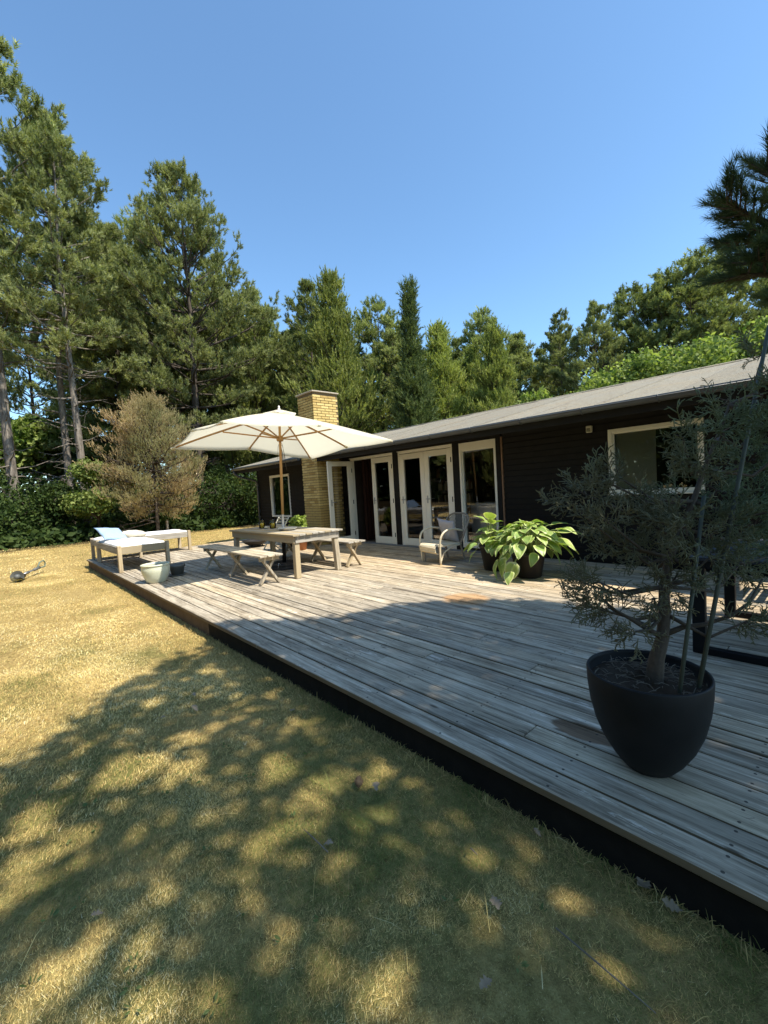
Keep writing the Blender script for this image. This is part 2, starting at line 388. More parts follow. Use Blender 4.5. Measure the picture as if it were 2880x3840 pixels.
class MB:
    def __init__(s): s.v, s.f, s.sm = [], [], []
    def add(s, v, f, mat=None, smooth=False):
        n = len(s.v)
        if mat is not None: v = [tuple(mat @ Vector(p)) for p in v]
        s.v += [tuple(p) for p in v]; s.f += [[i + n for i in q] for q in f]; s.sm += [smooth] * len(f)
        return s
    def box(s, c, size, b=.004, rot=None):
        v, f = cbox(*size, b)
        m = Matrix.Translation(Vector(tuple(c)))
        if rot is not None: m = m @ (rot if isinstance(rot, Matrix) else Euler(rot).to_matrix().to_4x4())
        return s.add(v, f, m)
    def span(s, lo, hi, b=.004):
        lo = np.array(lo, float); hi = np.array(hi, float)
        return s.box((lo + hi) / 2, np.abs(hi - lo), b)
    def beam(s, a, b, w, h, bev=.004, upv=(0, 0, 1)):
        a = Vector(tuple(a)); b = Vector(tuple(b)); d = b - a; L = d.length; x = d.normalized()
        u = Vector(upv); y = u.cross(x)
        if y.length < 1e-4: y = Vector((0, 1, 0)).cross(x)
        y.normalize(); z = x.cross(y)
        m = Matrix(((x.x, y.x, z.x, 0), (x.y, y.y, z.y, 0), (x.z, y.z, z.z, 0), (0, 0, 0, 1)))
        v, f = cbox(L, w, h, bev)
        return s.add(v, f, Matrix.Translation((a + b) / 2) @ m)
    def tube(s, pts, rad, n=8, cap=True, mat=None, smooth=True):
        pts = [Vector(tuple(p)) for p in pts]
        if not hasattr(rad, '__len__'): rad = [rad] * len(pts)
        v, f = [], []
        prev = None
        for i, p in enumerate(pts):
            d = (pts[min(i + 1, len(pts) - 1)] - pts[max(i - 1, 0)])
            d = d.normalized() if d.length > 1e-9 else Vector((0, 0, 1))
            if prev is None:
                a = d.cross(Vector((0, 0, 1)))
                if a.length < .1: a = d.cross(Vector((1, 0, 0)))
            else: a = prev - d * prev.dot(d)
            a.normalize(); prev = a; b = d.cross(a)
            for k in range(n):
                t = 2 * math.pi * k / n
                v.append(p + (a * math.cos(t) + b * math.sin(t)) * rad[i])
        for i in range(len(pts) - 1):
            for k in range(n):
                f.append([i * n + k, i * n + (k + 1) % n, (i + 1) * n + (k + 1) % n, (i + 1) * n + k])
        if cap:
            f.append(list(range(n))[::-1]); f.append([(len(pts) - 1) * n + k for k in range(n)])
        return s.add(v, f, mat, smooth)
    def lathe(s, prof, n=40, c=(0, 0, 0), close=False):
        v, f = [], []
        for r, z in prof:
            for k in range(n):
                t = 2 * math.pi * k / n
                v.append((c[0] + r * math.cos(t), c[1] + r * math.sin(t), c[2] + z))
        for i in range(len(prof) - 1):
            for k in range(n):
                f.append([i * n + k, i * n + (k + 1) % n, (i + 1) * n + (k + 1) % n, (i + 1) * n + k])
        if close:
            f.append(list(range(n))[::-1]); f.append([(len(prof) - 1) * n + k for k in range(n)])
        return s.add(v, f, None, True)
    def build(s, name, mat, parent=None, origin=None, smooth=None):
        me = bpy.data.meshes.new(name)
        if origin is None: org = wl(parent)
        elif isinstance(origin, str): a = np.array(s.v); org = (a.min(0) + a.max(0)) / 2
        else: org = np.array(origin, float)
        me.from_pydata([tuple(np.array(p) - org) for p in s.v], [], s.f)
        me.polygons.foreach_set('use_smooth', [bool(x) if smooth is None else smooth for x in s.sm])
        me.materials.append(mat); me.update()
        return link(name, me, parent, org)

def tri_mesh(name, V, T, mat, tint=None, extra=None, smooth=False):
    """mesh from numpy verts and triangle indices, fast"""
    me = bpy.data.meshes.new(name)
    V = np.ascontiguousarray(V, np.float32); T = np.ascontiguousarray(T, np.int32)
    me.vertices.add(len(V)); me.vertices.foreach_set('co', V.ravel())
    me.loops.add(T.size); me.loops.foreach_set('vertex_index', T.ravel())
    me.polygons.add(len(T)); me.polygons.foreach_set('loop_start', np.arange(0, T.size, 3, dtype=np.int32))
    me.polygons.foreach_set('loop_total', np.full(len(T), 3, np.int32))
    if smooth: me.polygons.foreach_set('use_smooth', np.ones(len(T), bool))
    for k, a in (('tint', tint), *((extra or {}).items())):
        if a is not None:
            at_ = me.attributes.new(k, 'FLOAT', 'POINT'); at_.data.foreach_set('value', np.ascontiguousarray(a, np.float32))
    me.materials.append(mat); me.update(calc_edges=True); me.validate()
    return me

def frames(D, rng):
    """random orthonormal frames with local z = D (N,3)"""
    D = D / (np.linalg.norm(D, axis=1, keepdims=True) + 1e-9)
    r = rng.normal(size=D.shape); X = np.cross(r, D); X /= (np.linalg.norm(X, axis=1, keepdims=True) + 1e-9)
    Y = np.cross(D, X)
    return np.stack([X, Y, D], axis=2)        # columns

def stamp(TV, TT, P, D, scale, rng, tint_spread=.25, base=None):
    """stamp templates: TV list of (k,3) verts, TT tris; returns V,T,tint"""
    N = len(P); Fm = frames(D, rng)
    which = rng.integers(0, len(TV), N); Vs, Ts, Tin = [], [], []; off = 0
    t0 = rng.random(N) if base is None else base
    for w_ in range(len(TV)):
        m = np.where(which == w_)[0]
        if len(m) == 0: continue
        v = np.einsum('nij,kj->nki', Fm[m], TV[w_]) * scale[m, None, None] + P[m][:, None, :]
        k = TV[w_].shape[0]
        t = TT[w_][None] + (np.arange(len(m)) * k)[:, None, None] + off
        Vs.append(v.reshape(-1, 3)); Ts.append(t.reshape(-1, 3)); off += len(m) * k
        Tin.append(np.clip(t0[m][:, None] + rng.normal(0, tint_spread, (len(m), k)) * .5, 0, 1).ravel())
    return np.concatenate(Vs), np.concatenate(Ts), np.concatenate(Tin)

def needle_template(n, length, width, stem, spread, rng, tri=True):
    V, T = [], []
    for i in range(n):
        z0 = stem * rng.random(); a = 2 * math.pi * rng.random(); sp = spread * (.55 + .6 * rng.random()) * (1 - .45 * z0 / max(stem, 1e-6))
        d = np.array([math.sin(sp) * math.cos(a), math.sin(sp) * math.sin(a), math.cos(sp)])
        side = np.cross(d, rng.normal(size=3)); side /= np.linalg.norm(side)
        L = length * (.75 + .4 * rng.random()); p = np.array([0, 0, z0])
        k = len(V)
        if tri:
            V += [p - side * width * .68, p + side * width * .68, p + d * L]; T.append((k, k + 1, k + 2)); continue
        V += [p - side * width / 2, p + side * width / 2, p + d * L + side * width * .18, p + d * L - side * width * .18]
        T += [(k, k + 1, k + 2), (k, k + 2, k + 3)]
    return np.array(V), np.array(T)

def leaf_template(n, rad, L, W, rng):
    """cluster of n bent leaf quads in a ball of radius rad"""
    V, T = [], []
    for i in range(n):
        c = rng.normal(size=3) * rad * .6; d = rng.normal(size=3); d[2] -= .2; d /= np.linalg.norm(d)
        nrm = rng.normal(size=3) * .7 + np.array([0, 0, 1.0]); s = np.cross(nrm, d); s /= np.linalg.norm(s) + 1e-9
        up = np.cross(d, s); l = L * (.7 + .6 * rng.random()); ww = W * (.7 + .6 * rng.random())
        k = len(V)
        V += [c, c + d * l * .5 + s * ww / 2 + up * l * .08, c + d * l, c + d * l * .5 - s * ww / 2 + up * l * .08]
        T += [(k, k + 1, k + 2), (k, k + 2, k + 3)]
    return np.array(V), np.array(T)

# ================================================================= GROUND AND LAWN
GZ = -0.20
def gh(x, y):
    return np.where((x > -3) & (x < 15.5) & (y < -1.2), 0.0, .010 * np.sin(x * 1.3 + y * .7) + .007 * np.sin(x * 2.9 - y * 2.1)) + np.where(x > 21, np.minimum(.5, (x - 21) * .04), 0)

def ground():
    xs = np.unique(np.concatenate([np.linspace(-400, -20, 9), np.linspace(-20, 40, 241), np.linspace(40, 400, 9)]))
    ys = np.unique(np.concatenate([np.linspace(-400, -60, 8), np.linspace(-60, 20, 121), np.linspace(20, 400, 8)]))
    rg = np.random.default_rng(3)
    V, Fc = [], []
    for i, x in enumerate(xs):
        for j, y in enumerate(ys):
            h = float(gh(np.float64(x), np.float64(y)))
            V.append((x, y, GZ - .015 + h))
    ny = len(ys)
    for i in range(len(xs) - 1):
        for j in range(ny - 1): Fc.append([i * ny + j, (i + 1) * ny + j, (i + 1) * ny + j + 1, i * ny + j + 1])
    m = MB(); m.add(V, Fc, None, True)
    o = m.build('lawn', M['lawn']); tag(o, 'dry straw yellow lawn beside the wooden deck', 'lawn', kind='structure')
ground()

def vnoise(x, y, s, seed):
    rg = np.random.default_rng(seed); G = rg.random((128, 128))
    u, v = x * s + 40, y * s + 40; i, j = np.floor(u).astype(int), np.floor(v).astype(int); fu, fv = u - i, v - j
    fu, fv = fu * fu * (3 - 2 * fu), fv * fv * (3 - 2 * fv)
    g = lambda a, b: G[a % 128, b % 128]
    return (g(i, j) * (1 - fu) + g(i + 1, j) * fu) * (1 - fv) + (g(i, j + 1) * (1 - fu) + g(i + 1, j + 1) * fu) * fv

def grass():
    rg = np.random.default_rng(5)
    Vs, Ts, Tn = [], [], []; off = 0
    def batch(n, x0, x1, y0, y1, L0, L1, W, simple=False):
        nonlocal off
        x = rg.uniform(x0, x1, n); y = rg.uniform(y0, y1, n)
        ok = ~((x > -1.5) & (x < 13.25) & (y < -1.735))
        ok &= ~((y < -6.0) & (x < 14.6))
        x, y = x[ok], y[ok]; n = len(x)
        L = rg.uniform(L0, L1, n); th = rg.uniform(0, 2 * np.pi, n) * .6 + 2.2 + 1.6 * vnoise(x, y, 2.2, 8)
        tilt = np.clip(rg.normal(1.24, .24, n), .3, 1.52)
        d = np.stack([np.cos(th) * np.sin(tilt), np.sin(th) * np.sin(tilt), np.cos(tilt)], 1)
        side = np.stack([-np.sin(th), np.cos(th), np.zeros(n)], 1) * (W * rg.uniform(.6, 1.3, n))[:, None] / 2
        g0 = GZ - .016 + gh(x, y); p = np.stack([x, y, g0], 1)
        mid = p + d * (L * .55)[:, None] + np.array([0, 0, 1]) * (L * .08)[:, None]
        tip = p + d * L[:, None] - np.array([0, 0, 1]) * (L * .10)[:, None]; tip[:, 2] = np.maximum(tip[:, 2], g0 + .008)
        if simple: v = np.stack([p - side * 1.2, p + side * 1.2, tip], 1); tq = np.array([[0, 1, 2]])
        else: v = np.stack([p - side, p + side, mid + side * .8, mid - side * .8, tip], 1); tq = np.array([[0, 1, 2], [0, 2, 3], [3, 2, 4]])
        nv = v.shape[1]; t = tq[None] + (np.arange(n) * nv)[:, None, None] + off
        patch = vnoise(x, y, 1.3, 21) * .6 + vnoise(x, y, 4.5, 22) * .4
        green = np.clip((4.6 - x) / 3.4, 0, 1) * .32 + (patch - .5) * 1.5 + .02
        edge = np.clip((y + 1.75) / .5, 0, 1)                 # bare and brown beside the deck
        brown = np.clip((vnoise(x, y, 2.4, 61) * .6 + vnoise(x, y, 7.5, 62) * .4 - .52) * 3.2, 0, 1)
        tint = np.clip(rg.normal(.70, .17, n) - np.clip(green, 0, 1) * edge * .66 - brown * .24 - (1 - edge) * .27, 0, 1)
        Vs.append(v.reshape(-1, 3)); Ts.append(t.reshape(-1, 3)); Tn.append(np.repeat(tint, nv)); off += n * nv
    batch(145000, .2, 2.6, -1.72, .6, .010, .027, .0017, True)
    batch(70000, 2.6, 5.5, -1.72, .6, .016, .042, .0030)
    batch(56000, 5.5, 13.2, -1.72, .8, .02, .052, .0055, True)
    batch(50000, 13.2, 24, -9.0, 3.0, .04, .10, .013, True)
    batch(60000, .0, 4.5, .6, 2.2, .014, .036, .0026, True)
    batch(40000, 4.5, 13.2, .6, 3.2, .02, .055, .006, True)
    # longer ragged tufts along the deck edge
    batch(5500, .1, 13.2, -1.722, -1.64, .035, .09, .0030)
    batch(260, .2, 6, -1.7, .5, .08, .16, .0022)
    me = tri_mesh('grass_blades', np.concatenate(Vs), np.concatenate(Ts), M['blades'], np.concatenate(Tn))
    tag(link('grass', me), 'short dry grass blades covering the lawn', 'grass', kind='stuff')
    # broad-leaved weeds in the foreground
    rg = np.random.default_rng(9); P, D = [], []
    for k in range(46):
        x, y = rg.uniform(.6, 3.2), rg.uniform(-1.35, .35)
        for q in range(rg.integers(4, 8)):
            a = rg.uniform(0, 6.28); P.append((x + .012 * math.cos(a), y + .012 * math.sin(a), GZ + .004)); D.append((math.cos(a), math.sin(a), rg.uniform(.1, .5)))
    lv = []
    for wd in (.35, .45):
        v = np.array([(0, 0, 0), (wd * .35, .05, .25), (wd * .5, .08, .6), (0, .02, 1), (-wd * .5, .08, .6), (-wd * .35, .05, .25)]); lv.append(v)
    tt = np.array([(0, 1, 5), (1, 2, 4), (1, 4, 5), (2, 3, 4)])
    V, T, tn = stamp(lv, [tt, tt], np.array(P), np.array(D), rg.uniform(.014, .030, len(P)), rg)
    me = tri_mesh('weeds', V, T, M['weed'], tn)
    tag(link('lawn_weeds', me), 'small green broad-leaved weeds among the grass', 'weeds', kind='stuff')
grass()

# ================================================================= DECK
FY = -6.94                                   # outer face of the house wall
DX0, DX1, DY0 = -1.40, 13.15, -1.70
def deck():
    root = thing('wooden_deck', 'large weathered grey timber deck along the dark house', 'deck', (6, -4, GZ))
    pitch, gap = 0.1495, .0125
    rg = random.Random(4)
    n = 35
    for i in range(n):
        y1 = DY0 - i * pitch; y0 = y1 - pitch + gap
        if i == n - 1: y0 = FY + .004
        x = DX0; first = True
        while x < DX1 - .01:
            L = rg.uniform(3.0, 4.8) if not first else rg.uniform(1.2, 4.6)
            if i == 0 and first: L = 3.72 - x
            x2 = min(x + L, DX1 + (rg.uniform(-.008, .008)))
            if DX1 - x2 < .7: x2 = DX1 + rg.uniform(-.01, .01)
            dz = rg.uniform(-.0022, .0022); tz = rg.uniform(-.002, .002)
            yy1, yy0 = y1, y0
            yy1 += rg.uniform(-.002, .002); yy0 += rg.uniform(-.002, .002)
            if i == 0: yy1 = y1
            if i == 6: yy1, yy0 = y1 - .008, y0 + .008
            m = MB(); m.box(((x + x2) / 2, (yy0 + yy1) / 2, (-.020 if i == 0 else -.014) + dz), (x2 - x - .004, yy1 - yy0, .040 if i == 0 else .028), .005, (tz * 2, tz * .05, 0))
            m.build('deck_board', M['deck'], root, 'c')
            x = x2; first = False
    for y in (-1.752,):
        for a, b, mt in ((DX0 + .02, 2.4, 'fascia'), (2.403, 5.0, 'fascia'), (5.003, 9.1, 'skirt'), (9.103, DX1 - .03, 'skirt')):
            m = MB(); m.span((a, y - .022, GZ - .06), (b, y + .018, -.042), .004); m.build('skirt_board', M[mt], root, 'c')
    m = MB(); m.span((DX1 - .055, FY + .05, GZ - .06), (DX1 - .015, -1.80, -.036), .004); m.build('skirt_board', M['fascia'], root, 'c')
    for y in np.arange(-2.4, -6.9, -.7):
        m = MB(); m.span((DX0 + .05, y - .025, GZ - .05), (DX1 - .08, y + .025, -.034), .002); m.build('bearer', M['fascia'], root, 'c')
    # weathered front face of the first board row, brown edge seen from the lawn
deck()

# ================================================================= HOUSE
HOUSE = thing('summer_house', 'long low black timber summer house with felt roof and white framed doors', 'house', (7, -10.5, GZ))
EY, EZ, RY, RZ = -6.20, 2.30, -10.5, 3.31
CX0, CX1, CY0 = 9.20, 9.92, -6.17
HX0, HX1 = -.45, 14.06
def siding(wall, x0, x1, holes=(), z0=.03, z1=2.24, pitch=.1):
    z = z0
    while z < z1 - .02:
        zt = min(z + pitch, z1)
        segs = [(x0, x1)]
        for hx0, hx1, hz0, hz1 in holes:
            if zt > hz0 + .01 and z < hz1 - .01:
                out = []
                for a, b in segs:
                    if hx0 > a: out.append((a, min(b, hx0)))
                    if hx1 < b: out.append((max(a, hx1), b))
                segs = [s_ for s_ in out if s_[1] - s_[0] > .03]
        for a, b in segs:
            m = MB(); m.box(((a + b) / 2, FY - .014 + U(-.0015, .0015), (z + zt) / 2), (b - a - .002, .020, zt - z + .004), .003, (R(-9), 0, 0))
            m.build('siding_board', M['black'], wall, 'c')
        z = zt

def wallbox(lo, hi, name='wall', mat='black'):
    m = MB(); m.span(lo, hi, .003); return m.build(name, M[mat], HOUSE, 'c')

def house():
    yb = FY - .03; yt = FY - .16
    # walls behind the siding
    w1 = wallbox((HX0, yt, -.18), (1.36, yb, 2.26)); w1b = wallbox((2.56, yt, -.18), (4.40, yb, 2.26))
    wallbox((1.36, yt, -.18), (2.56, yb, 1.06)); wallbox((1.36, yt, 2.04), (2.56, yb, 2.26))
    siding(w1b, HX0, 4.36, [(1.36, 2.56, 1.06, 2.04)])
    w2 = wallbox((9.92, yt, -.18), (11.94, yb, 2.26)); wallbox((13.20, yt, -.18), (HX1, yb, 2.26))
    wallbox((11.94, yt, -.18), (13.20, yb, .61)); wallbox((11.94, yt, 1.99), (13.20, yb, 2.26))
    siding(w2, 9.93, HX1 + .01, [(11.94, 13.20, .61, 1.99)])
    w3 = wallbox((8.86, yt, -.18), (9.92, yb, 2.26)); siding(w3, 8.87, 9.21)
    wallbox((HX0, -14.5, -.18), (HX0 + .14, yt, 2.26), 'end_wall'); wallbox((HX1 - .14, -14.5, -.18), (HX1, yt, 2.26), 'end_wall')
    wallbox((HX0, -14.64, -.18), (HX1, -14.5, 2.26), 'back_wall')
    m = MB()
    for x in (HX0 + .01, HX1 - .13):
        v = [(x, -14.6, 2.26), (x, FY - .03, 2.26), (x, RY, 3.24), (x + .12, -14.6, 2.26), (x + .12, FY - .03, 2.26), (x + .12, RY, 3.24)]
        m.add(v, [[0, 1, 2], [5, 4, 3], [0, 3, 4, 1], [1, 4, 5, 2], [2, 5, 3, 0]])
    m.build('gable', M['black'], HOUSE)
    # corner board, posts between the glazed bays, head beam, threshold
    for a, b in ((4.40, 4.50), (5.34, 5.51), (7.08, 7.25), (8.84, 8.87)):
        m = MB(); m.span((a, yt, -.10), (b, FY + .012, 2.15), .004); m.build('post', M['black'], HOUSE, 'c')
    m = MB(); m.span((4.40, yt, 2.15), (8.87, FY + .010, 2.28), .004); m.build('head_beam', M['black'], HOUSE, 'c')
    m = MB(); m.span((4.362, FY - .03, .03), (4.392, FY + .016, 2.16), .003); m.build('batten', M['brownstrip'], HOUSE, 'c')
    m = MB(); m.span((HX1 - .03, FY - .10, 0), (HX1 + .03, FY + .014, 2.24), .004); m.build('corner_board', M['black'], HOUSE, 'c')
    m = MB(); m.span((4.5, FY - .14, -.02), (8.84, FY + .05, .028), .004); m.build('threshold', M['drip'], HOUSE, 'c')
    # interior shell
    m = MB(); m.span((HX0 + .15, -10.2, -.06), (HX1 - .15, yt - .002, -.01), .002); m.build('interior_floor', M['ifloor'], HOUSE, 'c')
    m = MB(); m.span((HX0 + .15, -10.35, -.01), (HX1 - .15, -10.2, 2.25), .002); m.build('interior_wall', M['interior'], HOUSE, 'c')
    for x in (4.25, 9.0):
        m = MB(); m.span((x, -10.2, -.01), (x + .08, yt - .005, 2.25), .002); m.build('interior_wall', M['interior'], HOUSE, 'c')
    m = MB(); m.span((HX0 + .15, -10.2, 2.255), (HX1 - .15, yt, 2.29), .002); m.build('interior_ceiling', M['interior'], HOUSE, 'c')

    # ---- roof
    sl_ = (RZ - EZ) / (EY - RY)
    roof = MB()
    def slab(x0, x1, y0, back=False):
        sgn = -1 if back else 1
        def P(x, y, dz): return (x, y if not back else 2 * RY - y, EZ + (EY - y) * sl_ + dz)
        v = [P(x, y, dz) for x in (x0, x1) for y in (y0, RY) for dz in (-.13, -.012)]
        f = [[0, 1, 3, 2], [4, 6, 7, 5], [0, 4, 5, 1], [2, 3, 7, 6], [1, 5, 7, 3], [0, 2, 6, 4]]
        roof.add(v, f)
    slab(HX0 - .1, CX0 - .005, EY + .01); slab(CX1 + .005, HX1 + .06, EY + .01); slab(CX0 - .004, CX1 + .004, FY - .02)
    slab(HX0 - .1, HX1 + .06, EY + .01, True)
    ro = roof.build('roof', M['roofwood'], HOUSE)
    def strip(x0, x1, y0, dz, back=False):
        def P(x, y, d): return (x, y if not back else 2 * RY - y, EZ + (EY - y) * sl_ + d)
        m = MB(); ys = np.linspace(y0, RY, 6)
        v, f = [], []
        for d in (-.010, dz):
            for x in (x0, x1):
                for y in ys: v.append(P(x, y, d + (U(-.002, .002) if d > 0 else 0)))
        n = len(ys)
        for k in range(n - 1):
            f.append([2 * n + k, 2 * n + k + 1, 3 * n + k + 1, 3 * n + k]); f.append([k, n + k, n + k + 1, k + 1])
            f.append([k, k + 1, 2 * n + k + 1, 2 * n + k]); f.append([n + k, 3 * n + k, 3 * n + k + 1, n + k + 1])
        f.append([0, 2 * n, 3 * n, n]); f.append([n - 1, 2 * n - 1, 4 * n - 1, 3 * n - 1])
        m.add(v, f); m.build('felt_strip', M['felt'], ro, 'c')
    edges = [HX0 - .12] + [x for x in np.arange(.4, 8.6, 1.0)] + [CX0 - .005]
    for k, (a, b) in enumerate(zip(edges[:-1], edges[1:])): strip(a, b + .03 if b < 9 else b, EY + .02, .006 + .011 * (k % 2))
    for x in edges[1:-1]:
        m = MB(); a_ = (x + .03, EY + .018, EZ - .018 * sl_ + .017); b_ = (x + .03, RY + .02, RZ - .02 * sl_ + .017); m.beam(a_, b_, .013, .006, .002); m.build('seam', M['seam'], ro, 'c')
    strip(CX0 - .004, CX1 + .004, FY - .02, .008)
    edges = [CX1 + .005, 10.9, 11.9, 12.9, HX1 + .07]
    for k, (a, b) in enumerate(zip(edges[:-1], edges[1:])): strip(a, b + (.03 if b < 14 else 0), EY + .02, .006 + .011 * (k % 2))
    for k, a in enumerate(np.arange(HX0 - .12, 14, 3.65)): strip(a, min(a + 3.65, HX1 + .07), EY + .02, .006 + .005 * (k % 2), True)
    m = MB(); m.tube([(HX0 - .12, RY, RZ + .006), (HX1 + .07, RY, RZ + .006)], .03, 8); m.build('ridge_cap', M['felt'], ro)
    for a, b in ((HX0 - .1, CX0 - .008), (CX1 + .008, HX1 + .06)):
        m = MB(); m.span((a, EY + .012, 2.115), (b, EY + .040, 2.285), .004); m.build('fascia', M['roofwood'], HOUSE, 'c')
        m = MB(); m.span((a, EY + .022, 2.286), (b, EY + .075, 2.303), .002); m.span((a, EY + .069, 2.262), (b, EY + .075, 2.288), .001); m.build('drip_edge', M['drip'], HOUSE)
        # half round gutter
        gy, gz, gr = EY + .112, 2.265, .058
        pr = [(gy + gr * math.cos(t), gz + gr * math.sin(t)) for t in np.linspace(math.pi, 2 * math.pi, 11)]
        pi = [(gy + (gr - .005) * math.cos(t), gz + (gr - .005) * math.sin(t)) for t in np.linspace(2 * math.pi, math.pi, 11)]
        loop = pr + pi; n = len(loop)
        v = [(x, y, z) for x in (a, b) for y, z in loop]
        f = [[k, (k + 1) % n, n + (k + 1) % n, n + k] for k in range(n)]
        m = MB(); m.add(v, f, None, False)
        for x in (a + .002, b - .002):
            m.add([(x, gy + gr * math.cos(t), gz + gr * math.sin(t)) for t in np.linspace(math.pi, 2 * math.pi, 11)], [list(range(11))])
        m.tube([(a, gy + gr, gz), (b, gy + gr, gz)], .007, 6)
        g = m.build('gutter', M['gutter'], HOUSE)
        for x in np.arange(a + .35, b, .92):
            m = MB(); pts = [(x, gy + (gr + .004) * math.cos(t), gz + (gr + .004) * math.sin(t)) for t in np.linspace(math.pi, 2 * math.pi + .25, 10)]
            for p, q in zip(pts[:-1], pts[1:]): m.beam(p, q, .024, .004, .001, (1, 0, 0)) if False else m.tube([p, q], .008, 5)
            m.build('gutter_bracket', M['gutter'], g, 'c')
    # downpipe at the far corner
    m = MB(); m.tube([(HX1 - .05, EY + .112, 2.215), (HX1 - .05, EY + .10, 2.12), (HX1 - .06, EY - .02, 2.02), (HX1 - .08, FY + .12, 1.86), (HX1 - .09, FY + .07, 1.76), (HX1 - .09, FY + .07, -.15)], .037, 10)
    m.build('downpipe', M['gutter'], HOUSE)
    # soffit boards under the eave
    m = MB()
    for a, b in ((HX0 - .1, CX0 - .008), (CX1 + .008, HX1 + .05)): m.span((a, FY - .02, 2.285), (b, EY + .012, 2.297), .001)
    # (roof slab underside already closes the eave)
house()

def chimney():
    # mortar core with single bricks
    core = MB(); core.span((CX0 + .014, -6.94, -.15), (CX1 - .014, CY0 - .014, 3.86), .002)
    ch = core.build('chimney', M['mortar'], HOUSE, (9.56, -6.555, 0))
    bh, pitch, bl, j = .054, .0667, .228, .012
    rest = MB(); meshes = {}
    def brick(c, s, keep):
        jit = (U(-.0025, .0025), U(-.0025, .0025), U(-.001, .001)); c = np.array(c) + jit
        if keep:
            k = tuple(round(x, 3) for x in s)
            if k not in meshes:
                mm = MB(); mm.box((0, 0, 0), s, .004); me = bpy.data.meshes.new('brick'); me.from_pydata(mm.v, [], mm.f); me.materials.append(M['brick']); meshes[k] = me
            o = link('brick', meshes[k], ch, c)
        else: rest.box(c, s, .003)
    rows = int((3.86 + .13) / pitch)
    DX, DY = CX1 - CX0, 6.93 + CY0          # .72 x .76
    for r_ in range(rows):
        z = -.13 + r_ * pitch + bh / 2
        vis = r_ >= 17
        # near side (facing -X): runs along Y, front face (facing +Y): runs along X
        off = 0 if r_ % 2 == 0 else .108 + j
        d = .06
        # side face
        y = CY0 - off
        if off: brick((CX0 + d / 2, CY0 - .054, z), (d, .108, bh), vis)
        while y > -6.93 + .05:
            y2 = max(y - bl, -6.93); L = y - y2
            if L > .04: brick((CX0 + d / 2, y - L / 2, z), (d, L, bh), vis)
            y = y2 - j
        # front face (offset the other way so the corners interlock)
        x = CX0 + d + j if off == 0 else CX0 + d + j
        first = .168 - j if off == 0 else .048
        L = first
        while x < CX1 - .02:
            L = min(L, CX1 - x)
            if L > .03: brick((x + L / 2, CY0 - d / 2, z), (L, d, bh), vis)
            x += L + j; L = bl
        # hidden faces
        for k in range(3):
            rest.box((CX1 - d / 2, CY0 - d - .12 - k * .24, z), (d, .22, bh), .003)
            if z > 2.4: rest.box((CX0 + d + .12 + k * .21, -6.93 + d / 2, z), (.195, d, bh), .003)
    b = rest.build('rear_brickwork', M['brick'], ch); b['kind'] = 'stuff'
    m = MB(); m.span((CX0 - .035, -6.965, 3.862), (CX1 + .035, CY0 + .035, 3.897), .008); m.span((CX0 + .2, -6.75, 3.897), (CX1 - .2, CY0 - .2, 3.92), .004)
    m.build('cap', M['capstone'], ch)
chimney()

def leaf_door(parent, hinge, ax, w_, z0=.03, z1=2.09, name='door', handle_side=1):
    """door leaf in vertical plane: starts at hinge (x,y), runs along unit vector ax; thickness .046"""
    st, tr_, brl, th = .112, .112, .15, .046
    ax = Vector((ax[0], ax[1], 0)); rot = Matrix.Rotation(math.atan2(ax.y, ax.x), 4, 'Z')
    T = Matrix.Translation((hinge[0], hinge[1], 0)) @ rot
    def bx(m, x0, x1, za, zb, t=th, b=.005, dy=0):
        v, f = cbox(x1 - x0, t, zb - za, b); m.add(v, f, T @ Matrix.Translation(((x0 + x1) / 2, dy, (za + zb) / 2)))
    m = MB()
    bx(m, 0, st, z0, z1); bx(m, w_ - st, w_, z0, z1); bx(m, st - .002, w_ - st + .002, z1 - tr_, z1 - .002, th - .004); bx(m, st - .002, w_ - st + .002, z0 + .002, z0 + brl, th - .004)
    for a, b_, c_, d_ in ((st, st + .012, z0 + brl, z1 - tr_), (w_ - st - .012, w_ - st, z0 + brl, z1 - tr_)): bx(m, a, b_, c_, d_, .034, .003)
    bx(m, st, w_ - st, z0 + brl, z0 + brl + .014, .036, .003); bx(m, st, w_ - st, z1 - tr_ - .012, z1 - tr_, .036, .003)
    d = m.build(name, M['white'], parent, (hinge[0], hinge[1], z0))
    m = MB(); bx(m, st + .004, w_ - st - .004, z0 + brl + .004, z1 - tr_ - .004, .008, .0005); m.build('pane', M['glass'], d)
    m = MB(); hx = w_ - .055 if handle_side > 0 else .055
    for s in (-1, 1):
        bx(m, hx - .016, hx + .016, .98, 1.14, .006, .002, s * (th / 2 + .003))
        p0 = T @ Vector((hx, s * (th / 2), 1.07)); p1 = T @ Vector((hx, s * (th / 2 + .045), 1.07)); p2 = T @ Vector((hx - handle_side * .11, s * (th / 2 + .048), 1.07))
        m.tube([p0, p1, p2], .009, 8)
    m.build('handle', M['steel'], d)
    for z in (.25, 1.05, 1.85):
        m = MB(); m.tube([T @ Vector((.0, th / 2 + .006, z - .05)), T @ Vector((.0, th / 2 + .006, z + .05))], .010, 8); m.build('hinge', M['blacksteel'], d, 'c')
    return d

